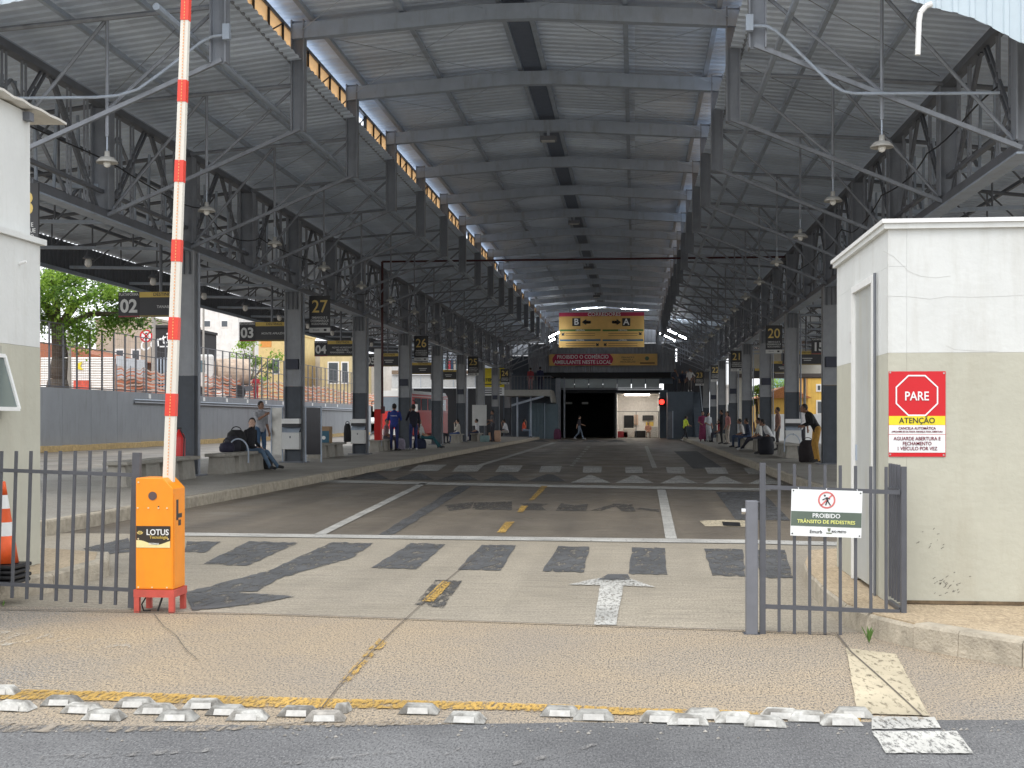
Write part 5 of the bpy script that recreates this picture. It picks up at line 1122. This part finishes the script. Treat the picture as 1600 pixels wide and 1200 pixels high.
# mezzanine with railing and cabin
mz = thing('mezzanine', 'raised walkway slab with railing beside the terminal entrance', 'mezzanine', gy(825, 684, 93.5))
zm = gy(825, 609, 93.5).z
xa, xb = gy(788, 0, 93.5).x, gy(860, 0, 93.5).x
MB().box(xa, xb, 93.5, YB, zm-.45, zm).build('slab', pm('slab_pale', (.40, .40, .37), .7), mz)
MB().prism([(xb, 93.5, zm), (xb+.22, 93.5, zm-.9), (xb+.05, 93.5, zm-.95), (xb-.05, 93.5, zm-.45)], (0, 4.4, 0)).build('edge_beam', pm('slab_pale', (.40, .40, .37), .7), mz)
MB().beam((xa+.5, 93.6, zm-1.15), (xb-.5, 93.6, zm-.47), .12, .15).build('brace', M_STEELL, mz)
for x in (xa+.9, xa+1.9): MB().tube((x, 94.2, 0), (x, 94.2, zm-.45), .07, None, 8).build('post', M_STEELL, mz)
mb = MB()
for i in range(15): mb.tube((xa+(xb-xa)*i/14, 93.6, zm), (xa+(xb-xa)*i/14, 93.6, zm+1.0), .018, None, 5)
mb.tube((xa, 93.6, zm+1.0), (xb, 93.6, zm+1.0), .03, None, 6); mb.tube((xb, 93.6, zm+1.0), (xb, YB, zm+1.0), .03, None, 6); mb.build('railing', M_STEELD, mz)
cbn = thing('cabin', 'teal ribbed metal cabin under the raised walkway', 'cabin', gy(848, 684, 95)); vx(826, 630, 851, 685.5, 95, 'ribbed_wall', M_TEAL, cbn); fbx(851.5, 631, 872, 685.5, 95, .2, 'door_leaf', M_TEAL, cbn); fbx(850.6, 630, 851.6, 685.5, 94.9, .1, 'door_jamb', M_STEELL, cbn)
person('person in red and white top on the raised walkway', (gy(829, 600, 95).x, 95, zm), R(20), 'stand', 1.68, (.34, .05, .06), (.34, .2, .2), SK1, fine=.02)
person('person in dark navy shirt and shorts on the raised walkway', (gy(844, 600, 95), )[0]*1 if False else (gy(844, 600, 95).x, 95, zm), R(0), 'stand', 1.74, (.015, .02, .06), (.02, .02, .05), SK2, fine=.02)
# stairs on the guardhouse side
sx0, sx1 = gy(1043, 0, 94).x, gy(1083, 0, 94).x
zl = gy(1060, 612, 94).z
st = thing('stair_block', 'navy stair block with landing and steps beside the lit room', 'stairs', (sx0, 94, 0))
MB().box(sx0, sx1, 94, YB+4, 0, zl).build('landing_block', M_NAVY, st); fbx(1044, 643, 1051, 684.5, 93.9, .09, 'door', M_STEELD, st); fbx(1050.5, 642, 1052, 684.5, 93.85, .1, 'door_jamb', M_STEELL, st)
n = 20
for i in range(n): MB().box(sx1+.01, sx1+.55, 90+i*.3, 90.3+i*.3 if i < n-1 else 97, .0, .18+(zl-.18)*(i+1)/n).build('step', M_NAVY, st)
MB().tube((sx1+.55, 90, 1.1), (sx1+.55, 96, zl+.95), .03, None, 6).build('handrail', M_STEELL, st)
MB().box(sx0-.1, sx1+1.2, YB+4, YB+4.2, 0, 8.2).build('back_wall', M_NAVYD, st)
fbx(1047, 545, 1058, 565, YB+3.6, .1, 'window_daylight_glow', emit('daylight_glow', (.95, .97, 1), 1.1), st)  # glowing pane stands in for daylight through an opening, no lamp behind it
person('person in white shirt coming down from the stair landing', (gy(1078, 620, 94.6).x, 94.6, zl), CAMF, 'walk', 1.70, (.72, .72, .72), (.16, .15, .15), SK2, arms=('hip', 'down'), fine=.02, shoes=(.7, .7, .7))
person('person in dark clothes on the stair landing', (gy(1055, 610, 95).x, 95, zl), CAMF, 'stand', 1.68, (.05, .06, .09), (.03, .04, .06), SK2, arms=('face', 'lap'), fine=.02)
for i, (px, dy, col) in enumerate(((1066, 98, (.02, .03, .06)), (1073, 99, (.03, .035, .07)), (1080, 97.5, (.06, .065, .09)))):
    person(('person in navy at the back of the stair landing', 'person in dark blue deep on the stair landing', 'person in slate top behind the white shirt on the landing')[i], (gy(px, 600, dy).x, dy, zl), CAMF, 'stand', 1.7, col, (.02, .02, .03), SK2, fine=.022)
# offices beside the bus
of = thing('office_block', 'low white office block with dark bays and shop balcony behind the bus', 'building', gy(720, 684, 104)); YO = 104
fbx(612, 585, 800, 606, YO, .4, 'white_fascia', pm('fascia_white', (.58, .59, .58), .6), of)
for i in range(9): fbx(640+i*17, 588, 640.8+i*17, 605, YO-.03, .03, 'fascia_joint', M_STEELL, of)
fbx(612, 606.2, 800, 685, YO+3, .3, 'dark_bay', M_NAVYD, of)
for x in (640, 686, 727, 769): fbx(x, 606.2, x+3, 683, YO, .5, 'bay_pillar', M_STEEL, of)
fbx(612, 578, 800, 584.8, YO-.2, .6, 'balcony_edge', pm('wood_edge', (.22, .16, .11), .7), of); fbx(640, 545, 800, 577.5, YO+2, .3, 'shop_wall', M_CLAD, of)
for i, col in enumerate(((.03, .12, .22), (.30, .42, .5), (.05, .05, .06), (.45, .05, .07), (.02, .05, .1), (.5, .45, .4), (.06, .16, .2), (.5, .04, .05), (.04, .04, .05))):
    fbx(688+i*4.1, 561+random.uniform(0, 3), 691.5+i*4.1, 577, YO+1+.1*(i % 2), .2, 'hanging_clothes', cm(col), of)
yb_ = thing('notice_board', 'yellow notice board with black ATENCAO lettering behind the columns', 'sign', gy(768, 620, 88)); q = lambda px, py, d_=0: gy(px, py, 88-d_)
bq(752, 575, 788, 605, 0, 'yellow_field', M_SYEL, yb_, q); bq(752, 605.3, 788, 618, 0, 'white_field', M_SW, yb_, q); text('ATENÇÃO', .30, M_DKPRINT, yb_, q(770, 594, .02), bold=.02); 
for y in (600, 607, 610.5, 614): bq(756, y, 784, y+1.5, .013, 'print_line', M_DKPRINT, yb_, q)
MB().tube(q(770, 684.), q(770, 618), .05, None, 6).build('post', M_STEELL, yb_)

# ================================================================== BUS
bc = gy(616, 688, 84); BX, BYY = bc.x, 84.
bs = thing('bus', 'red and white bus parked beyond the platform columns', 'bus', (BX, BYY, 0), R(-7))
M_BR = pm('bus_red', (.62, .03, .025), .35, 0, .05, 2.); M_BW2 = pm('bus_white', (.72, .71, .68), .35, 0, .05, 2.); M_BG = pm('bus_glass', (.16, .19, .22), .12, .2, .1, 2.)
o_ = MB().box(-1.25, 1.25, 0, 9, .35, 2.05).build('lower_body', M_BR, bs, True); bv = o_.modifiers.new('b', 'BEVEL'); bv.width = .12; bv.segments = 3
o_ = MB().prism([(-1.25, .02, 2.0), (1.25, .02, 2.0), (1.22, .10, 3.05), (1.0, .16, 3.3), (-1.0, .16, 3.3), (-1.22, .10, 3.05)], (0, 8.9, 0)).build('upper_body', M_BR, bs, True)
MB().prism([(-1.24, .06, 2.95), (1.24, .06, 2.95), (1.05, .14, 3.34), (-1.05, .14, 3.34)], (0, 8.8, 0)).build('roof', M_BW2, bs, True)
MB().prism([(-1.08, -.015, 1.98), (1.08, -.015, 1.98), (1.02, .05, 2.92), (-1.02, .05, 2.92)], (0, .03, 0)).build('rear_window', M_BG, bs, True)
MB().box(-.55, .55, 1.0, 2.6, 3.3, 3.52).build('air_conditioner', M_BW2, bs, True)
MB().box(-1.22, 1.22, -.06, .12, .38, .78).build('bumper', M_BW2, bs, True)
for s in (-1, 1):
    for z_ in (1.05, 1.25): MB().tube((s*1.02, -.03, z_), (s*1.02, .02, z_), .085, None, 14).build('tail_light', pm('amber_light', (.7, .35, .04), .3), bs, True)
    for y in (1.9, 6.9): MB().tube((s*1.02, y, .46), (s*1.27, y, .46), .46, None, 20).build('wheel', M_BLACK, bs, True)
    for i in range(5): MB().box(s*1.246-.008, s*1.246+.008, .6+i*1.6, 1.95+i*1.6, 2.05, 2.85).build('side_window', M_BG, bs, True)
    MB().path([(s*1.2, .2, 2.7), (s*1.55, -.05, 2.6), (s*1.55, -.05, 2.4)], .03, 6).build('mirror_arm', M_BLACK, bs, True); MB().box(s*1.45-.0, s*1.45+.2*1, -.12, .0, 1.95, 2.42).build('mirror', M_BW2, bs, True)
text('Ita', .40, M_WHITEP, bs, (.1, -.03, 1.55), bold=.012, world=False, shear=.2)

# ================================================================== STREET BEHIND THE RETAINING WALL
WX = -25.
rw = thing('retaining_wall', 'long grey retaining wall along the bus lane', 'wall', (WX, 80, 0))
p0 = None
for i in range(26):
    if p0 is None: p0 = MB().box(-.25, 0, .01, 2.99, 0, 2.78).build('panel', M_WALLG, rw, True); p0.location = (0, 42-80, 0)
    else: piece(p0, 'panel', rw, Matrix.Translation((0, 42+3*i-80, 0)))
MB().tube((WX+.06, 62, 2.25), (WX+.06, 118, 2.2), .05, None, 6).build('wall_pipe', M_STEELD, rw)
MB().tube((WX+.06, 62, 2.4), (WX+.06, 118, 2.38), .03, None, 6).build('wall_pipe', M_STEELL, rw)
for i in range(11): MB().box(WX+.001, WX+.02, 64+i*4.2, 64.3+i*4.2, 2.48, 2.7).build('white_plate', M_WHITEP, rw)
k0 = None
for i in range(76):
    if k0 is None: k0 = MB().box(0, .35, .01, .99, 0, .26).build('base_kerb_stone', M_KERBY, rw, True); k0.location = (.005, 42-80, 0)
    else: piece(k0, 'base_kerb_stone', rw, Matrix.Translation((.005, 42+i-80, random.uniform(-.02, .02))))
struct(MB().poly([(-400, -40, 2.74), (WX-.2, -40, 2.74), (WX-.2, 600, 2.74), (-400, 600, 2.74)]).build('raised_street', G_EARTH))
mk = MB().box(-24, -13.2, 28.2, 28.5, .003, .006); 
MB().poly([(-24, 29.4, .006), (-13.3, 29.4, .006), (-13.3, 29.7, .006), (-24, 29.7, .006)]).build('lane_line', P_WH, road)
rf_ = thing('railing_fence', 'tall dark railing on top of the retaining wall', 'fence', (WX-.1, 80, 2.78))
f0 = None
for i in range(56):
    y = 42+i*1.37; hh = 2.85
    if f0 is None: f0 = MB().box(-.035, .035, -.035, .035, 0, hh).build('post', M_FENCE, rf_, True); f0.location = (0, y-80, 0)
    else: piece(f0, 'post', rf_, Matrix.Translation((0, y-80, 0)))
r0_ = None
for i in range(55):
    y = 42+i*1.37
    for zz in (.04, 1.85, 2.8):
        if r0_ is None: r0_ = MB().box(-.02, .02, .035, 1.335, 0, .045).build('rail', M_FENCE, rf_, True); r0_.location = (0, y-80, zz)
        else: piece(r0_, 'rail', rf_, Matrix.Translation((0, y-80, zz)))
mb = MB()
for i in range(55):
    y = 42+i*1.37
    for j in range(1, 6): mb.tube((WX-.1, y+j*.228, 2.8), (WX-.1, y+j*.228, 5.6), .004, None, 3, False)
    for j in range(8): mb.tube((WX-.1, y, 3.0+j*.33), (WX-.1, y+1.37, 3.0+j*.33), .004, None, 3, False)
struct(mb.build('wire_mesh', M_STEELD, rf_), 'stuff')

# ---- trees
def tree(c, trunk, hgt, crown, n_clump, n_leaf, lsize, cols, label, lean=(0, 0)):
    c = Vector(c); t = thing('tree', label, 'tree', c)
    tp = c+Vector((lean[0], lean[1], hgt)); mb = MB(); mb.smooth = True
    mid = c+(tp-c)*.5+Vector((.12, 0, 0))
    mb.tube(c-Vector((0, 0, .1)), c+Vector((0, 0, .5)), trunk*1.35, trunk, 10); mb.tube(c+Vector((0, 0, .5)), mid, trunk, trunk*.85, 10); mb.tube(mid, tp, trunk*.85, trunk*.7, 10)
    cr = []
    for i in range(n_clump):
        a_ = random.uniform(0, 6.28); u = random.uniform(-1, 1); rr2 = random.uniform(.45, 1)**.6; s_ = math.sqrt(1-u*u)
        cr.append(tp+Vector((crown[3] if len(crown) > 3 else 0, 0, crown[2]*.55))+Vector((s_*math.cos(a_)*crown[0]*rr2, s_*math.sin(a_)*crown[1]*rr2, u*crown[2]*rr2)))
    for q_ in random.sample(cr, min(12, len(cr))):
        m_ = tp+(q_-tp)*.5+Vector((0, 0, .25)); mb.tube(tp-Vector((0, 0, .2)), m_, trunk*.42, trunk*.22, 6); mb.tube(m_, q_, trunk*.22, trunk*.06, 5)
    mb.build('trunk', pm('bark', (.12, .095, .075), .95, 0, .3, 9., .8), t)
    for ci, col in enumerate(cols):
        lf = MB()
        for q_ in cr[ci::len(cols)]:
            R0 = random.uniform(.35, .75)*crown[0]*.42
            for _ in range(n_leaf):
                d = Vector((random.gauss(0, 1), random.gauss(0, 1), random.gauss(0, .8)))*R0*.5; p_ = q_+d; p_.z -= .12*abs(random.gauss(0, 1))
                ax = Vector((random.uniform(-1, 1), random.uniform(-1, 1), random.uniform(-.9, .2))).normalized(); sdv = ax.cross(Vector((random.uniform(-.5, .5), random.uniform(-.5, .5), 1))).normalized()
                l_ = lsize*random.uniform(.6, 1.3); w_ = l_*.28
                lf.add([p_, p_+ax*l_*.5+sdv*w_, p_+ax*l_, p_+ax*l_*.5-sdv*w_], [(0, 1, 2, 3)])
        m = pm('leaf_%d_%d' % (int(col[0]*999), int(col[1]*999)), col, .6, 0, .25, 3.)
        if 'tl' not in m:
            N, L = m.node_tree.nodes, m.node_tree.links; tl = N.new('ShaderNodeBsdfTranslucent'); tl.inputs[0].default_value = (*[min(1, v*1.6) for v in col], 1); mx = N.new('ShaderNodeMixShader'); mx.inputs[0].default_value = .45
            L.new(N['Principled BSDF'].outputs[0], mx.inputs[1]); L.new(tl.outputs[0], mx.inputs[2]); L.new(mx.outputs[0], N['Material Output'].inputs[0]); m['tl'] = 1
        o_ = lf.build('crown', m, t)
GRN = [(.15, .26, .04), (.24, .36, .06), (.08, .15, .03)]
c = gx(90, 622, -26.3); tree((c.x, c.y, 2.74), .42, 3.0, (3.3, 2.6, 1.8, .9), 46, 260, .21, GRN, 'broad leafy street tree with thick trunk behind the railing')
c = gy(392, 590, 112); tree((c.x, c.y, 2.74), .22, 2.2, (2.6, 2.6, 2.6), 20, 110, .3, GRN, 'round dark tree beyond the tank truck')
c = gy(130, 600, 96); tree((c.x, c.y, 2.74), .2, 2.8, (3.2, 3, 2.2), 20, 110, .3, GRN, 'tree behind the orange brick house')

# ---- houses, hoarding, vehicles on the raised street
def house(px0, py0, px1, py1, Y, dep, col, label, wins=(), roof=None, zb=2.74, rough=.85):
    a_, b_ = gy(px0, py1, Y), gy(px1, py0, Y); t = thing('house', label, 'building', ((a_.x+b_.x)/2, Y, zb))
    MB().box(a_.x, b_.x, Y, Y+dep, zb, b_.z).build('wall', pm('wall_%d_%d_%d' % tuple(int(v*99) for v in col), col, rough, 0, .12, 1.5, .2, grime=tuple(v*.6 for v in col)), t)
    if roof: MB().prism([(a_.x-.3, Y-.3, b_.z), (b_.x+.3, Y-.3, b_.z), ((a_.x+b_.x)/2, Y-.3, b_.z+roof[0])], (0, dep+.6, 0)).build('roof', cm(roof[1]), t)
    else: MB().box(a_.x-.1, b_.x+.1, Y-.1, Y+dep, b_.z, b_.z+.18).build('parapet', pm('wall_%d_%d_%d' % tuple(int(v*99) for v in col), col), t)
    for x0, y0, x1, y1 in wins:
        a2, b2 = gy(x0, y1, Y), gy(x1, y0, Y); w_ = MB().box(a2.x, b2.x, Y-.05, Y+.05, a2.z, b2.z).build('window', M_WHITEP, t); MB().box(a2.x+.12, b2.x-.12, Y-.07, Y-.052, a2.z+.12, b2.z-.12).build('pane', pm('far_glass', (.07, .085, .10), .15), w_)
    return t
house(-60, 560, 168, 640, 82, 9, (.52, .26, .15), 'orange brick house behind the street tree', [(113, 582, 124, 590)], (1.2, (.35, .13, .07)))
house(150, 500, 240, 640, 90, 10, (.46, .40, .32), 'weathered beige wall house beside the brick house', [(180, 545, 195, 565), (205, 545, 220, 565)])
sh = house(236, 512, 278, 640, 84, 8, (.03, .03, .032), 'black fronted shop with white script sign'); q = lambda px, py: gy(px, py, 83.9)
text('Certinho', 1.0, M_SW, sh, q(257, 530), (R(90), R(-18), 0), bold=.012, shear=.2); MB().box(q(250, 0).x, q(270, 0).x, 83.85, 83.9, q(0, 544).z, q(0, 542).z).build('small_print', M_SW, sh)
for i in range(5): MB().box(q(246+i*5, 600).x, q(246+i*5, 600).x+.08, 83.8, 83.9, q(0, 610).z, q(0, 560).z).build('door_bar', M_STEELL, sh)
house(300, 478, 372, 640, 150, 12, (.72, .72, .70), 'white plain block beyond the truck', [(318, 500, 330, 512), (345, 500, 357, 512)])
house(372, 470, 408, 640, 165, 10, (.62, .66, .72), 'pale grey tower block beyond the truck', [(378, 490, 388, 505), (392, 490, 402, 505), (378, 515, 388, 530)])
house(404, 520, 452, 640, 120, 10, (.68, .54, .26), 'yellow building with orange sign behind the railing', [(425, 560, 437, 585)])
tag(MB().box(gy(407, 0, 118).x, gy(423, 0, 118).x, 118, 118.3, gy(0, 545, 118).z, gy(0, 531, 118).z).build('shop_sign', pm('sign_orange2', (.65, .28, .06), .5)), 'small orange and yellow shop sign on the yellow building', 'sign')
house(455, 540, 500, 640, 130, 10, (.70, .66, .60), 'cream building with arch sign beyond the railing', [(470, 560, 490, 580)]); house(500, 552, 548, 640, 125, 10, (.60, .50, .28), 'ochre building with glass front beyond the railing', [(512, 565, 530, 600), (533, 565, 545, 600)]); house(548, 556, 612, 640, 135, 10, (.60, .58, .56), 'pale grey building at the end of the raised street', [(560, 570, 575, 590), (585, 570, 600, 590)])
# corrugated hoarding with posters
hd_ = thing('hoarding', 'white corrugated hoarding with red poster and yellow mark', 'hoarding', gy(140, 612, 68)); a_, b_ = gy(64, 618, 68), gy(179, 558, 68); n = 16
for i in range(n):
    z0 = 2.74+(b_.z-2.74)*i/n; z1 = 2.74+(b_.z-2.74)*(i+1)/n; MB().prism([(a_.x, 68, z0), (a_.x, 67.95, z0+(z1-z0)*.5), (a_.x, 68, z1-.006), (a_.x, 68.06, z1-.006), (a_.x, 68.06, z0)], (b_.x-a_.x, 0, 0)).build('sheet_rib', M_WHITEP, hd_)
q = lambda px, py: gy(px, py, 67.9)
MB().box(q(115, 0).x, q(140, 0).x, 67.88, 67.9, q(0, 611).z, q(0, 595).z).build('poster', pm('poster_red', (.65, .10, .06), .6, 0, .5, 4.), hd_); MB().box(q(91, 0).x, q(98, 0).x, 67.88, 67.9, q(0, 613).z, q(0, 592).z).build('poster', pm('poster_orange', (.75, .25, .05), .6, 0, .4, 5.), hd_)
MB().prism([q(120, 568), q(129, 565), q(125, 572), q(130, 578), q(121, 577)], (0, .02, 0)).build('yellow_mark', M_SYEL, hd_)
mt = thing('metal_hoarding', 'grey metal hoarding panels beside the white hoarding', 'hoarding', gy(200, 612, 72)); 
for x0, x1, yt in ((181, 196, 556), (197, 212, 560), (213, 226, 562)): fbx(x0, yt, x1, 590, 72, .06, 'sheet', pm('hoard_grey', (.42, .45, .48), .5, .1), mt)
for x in (182, 211): fbx(x, 556, x+1.2, 616, 72.1, .05, 'post', M_STEELD, mt)
# orange safety net
def net(px0, px1, X, hgt, label):
    a_, b_ = gx(px0, 610, X), gx(px1, 610, X); t = thing('safety_net', label, 'net', (X, a_.y, 2.74)); n = max(6, int(abs(b_.y-a_.y)/.45)); mb = MB(); m_ = [pm('net_orange', (.78, .26, .13), .7), pm('net_pale', (.82, .62, .52), .7)]
    for r_ in range(10):
        z0 = 2.74+.05+hgt*r_/10; z1 = z0+hgt*.062
        vs = []
        for i in range(n+1): y = a_.y+(b_.y-a_.y)*i/n; sag = .10*math.sin(i*1.7)*r_/10+.05*math.sin(i*.6+r_); vs += [(X+.08*math.sin(i*1.3), y, z0+sag), (X+.08*math.sin(i*1.3), y, z1+sag)]
        o_ = MB().add(vs, [(2*i, 2*i+1, 2*i+3, 2*i+2) for i in range(n)]).build('net_band', m_[r_ % 2], t)
    for i in range(0, n+1, 4): y = a_.y+(b_.y-a_.y)*i/n; MB().tube((X, y, 2.74), (X, y, 2.74+hgt*1.1), .025, None, 6).build('stake', M_STEELD, t)
net(182, 272, -26.4, 1.35, 'orange safety net sagging before the black shop'); net(318, 520, -26.6, 1.45, 'long orange safety net before the tank truck'); net(522, 600, -26.8, 1.3, 'orange safety net at the end of the raised street')
# no parking sign, poles
p_ = gx(229, 612, -26.0); t = thing('no_parking_sign', 'round red and white no parking sign on a pole', 'sign', (p_.x, p_.y, 2.74)); zc_ = gx(229, 525, -26.0).z
MB().tube((p_.x, p_.y, 2.74), (p_.x, p_.y, zc_+.3), .035, None, 6).build('pole', M_STEEL, t); c = Vector((p_.x, p_.y-.06, zc_)); MB().tube(c, c+Vector((0, .02, 0)), .34, None, 24).build('disc', M_SW, t)
mb = MB()
for i in range(24):
    t0, t1 = 2*math.pi*i/24, 2*math.pi*(i+1)/24; mb.prism([c+Vector((r_*math.cos(q_), -.012, r_*math.sin(q_))) for r_, q_ in ((.35, t0), (.35, t1), (.27, t1), (.27, t0))], (0, .01, 0))
mb.beam(c+Vector((-.22, -.008, .22)), c+Vector((.22, -.008, -.22)), .01, .06); mb.beam(c+Vector((.22, -.008, .22)), c+Vector((-.22, -.008, -.22)), .01, .06); mb.build('ring', M_SRED, t); text('E', .36, M_DKPRINT, t, c+Vector((0, -.004, 0)), bold=.02)
for px, Y, r_, lab in ((108, 62, .13, 'thick concrete pole beside the street tree'), (240, 78, .14, 'pale utility pole before the black shop'), (318, 74, .07, 'slim grey lamp pole before the truck cab'), (396, 125, .12, 'grey utility pole near the yellow building')):
    b_ = gy(px, 0, Y); tag(MB().tube((b_.x, Y, 2.74), (b_.x, Y, 2.74+(3.2 if px == 108 else 9)), r_, r_*.8, 8).build('utility_pole', pm('pole_concrete', (.34, .32, .29), .85)), lab, 'pole')
# tank truck
tc = gy(330, 612, 84); tk = thing('tank_truck', 'white cab truck with rusty tank on the raised street', 'truck', (tc.x, 84, 2.74), R(-62))
o_ = MB().box(-1.2, 1.2, -2.0, 0, .8, 3.0).build('cab', M_BW2, tk, True); bv = o_.modifiers.new('b', 'BEVEL'); bv.width = .15; bv.segments = 3
MB().box(-1.05, 1.05, -2.03, -2.01, 1.75, 2.6).build('windscreen', pm('truck_glass', (.13, .2, .23), .1), tk, True)
for s in (-1, 1): MB().box(s*1.2-.01, s*1.2+.01, -1.6, -.6, 1.8, 2.6).build('side_window', pm('truck_glass', (.13, .2, .23), .1), tk, True); MB().box(s*1.45-.08, s*1.45+.08, -2.0, -1.9, 1.7, 2.5).build('mirror', M_BLACK, tk, True)
MB().box(-1.15, 1.15, -2.12, -2.0, .55, .95).build('bumper', M_STEELL, tk, True); MB().box(-.45, .45, -2.0, 2.7, .6, .95).build('chassis', M_STEELD, tk, True)
m_ = MB().tube((0, .3, 1.9), (0, 2.5, 1.9), .9, None, 24); m_.smooth = False; m_.build('tank', pm('tank_rust', (.55, .43, .33), .7, 0, .3, 1.5, .2, grime=(.3, .12, .05)), tk, True)
for y in (-1.2, 1.6):
    for s in (-1, 1): MB().tube((s*.85, y, .5), (s*1.2, y, .5), .5, None, 20).build('wheel', M_BLACK, tk, True)
person('worker in red overalls and yellow helmet behind the safety net', (gy(400, 612, 86).x, 86, 2.74), CAMF, 'stand', 1.75, (.6, .03, .05), (.55, .03, .05), SK2, hair=(.75, .55, .05), fine=.02, arms=('lap', 'lap'))

# ================================================================== BEYOND THE GUARDHOUSE SIDE PLATFORM
hb = thing('white_hoarding', 'white corrugated fence beyond the guardhouse side platform', 'fence', (10.2, 76, 0)); X_ = 7.2
for i in range(13): MB().box(X_+i*.62, X_+i*.62+.60, 76, 76.06, 0, 1.72).build('sheet', M_WHITEP, hb)
for i in range(5): MB().tube((X_+.3+i*1.86, 76.1, 0), (X_+.3+i*1.86, 76.1, 1.9), .04, None, 6).build('post', M_STEELL, hb)
house(1192, 622, 1262, 690, 96, 10, (.72, .44, .10), 'low yellow house with orange roof beyond the white fence', [(1240, 640, 1252, 660)], (.9, (.5, .2, .07)), 0); house(1262, 590, 1330, 690, 98, 10, (.75, .50, .12), 'tall yellow house beside the low one', [(1275, 625, 1288, 648), (1275, 600, 1284, 612)], None, 0)
house(1205, 585, 1236, 690, 125, 8, (.30, .45, .44), 'pale teal shed roof building behind the yellow house', (), (.8, (.25, .42, .40)), 0); house(1120, 604, 1172, 690, 118, 8, (.66, .63, .58), 'cream house between the columns', [(1135, 630, 1148, 650)], None, 0); house(1290, 560, 1380, 690, 130, 8, (.7, .7, .68), 'white block behind the yellow houses', [(1300, 580, 1312, 600)], None, 0)
c = gy(1183, 690, 100); tree((c.x, c.y, 0), .18, 2.0, (1.5, 1.5, 1.6), 16, 90, .3, GRN, 'small green tree between the columns of the guardhouse side')
c = gy(1222, 690, 112); tree((c.x, c.y, 0), .2, 2.6, (1.8, 1.8, 1.5), 16, 90, .3, GRN, 'round green tree behind the yellow house')
ft = thing('footbridge', 'pale concrete footbridge crossing beyond the guardhouse side platform', 'footbridge', (14, 86, 0)); a_, b_ = gy(1150, 584, 86), gy(1400, 537, 86)
MB().box(a_.x, b_.x+4, 86, 88.2, a_.z, b_.z-.35).build('parapet', pm('bridge_concrete', (.55, .52, .45), .85, 0, .12, 1., .2), ft); MB().box(a_.x, b_.x+4, 85.9, 88.3, a_.z-.25, a_.z-.002).build('deck', pm('bridge_dark', (.12, .10, .09), .8), ft)
for px in (1153, 1330): x = gy(px, 0, 86).x; MB().box(x, x+.45, 86.3, 87.2, 0, a_.z-.25).build('pier', pm('bridge_concrete', (.55, .52, .45), .85), ft)
p_ = gy(1260, 690, 88); tag(MB().tube((p_.x, 88.9, 0), (p_.x, 88.9, 7.5), .10, .08, 8).build('utility_pole', pm('pole_concrete', (.34, .32, .29), .85)), 'concrete utility pole before the yellow houses', 'pole')
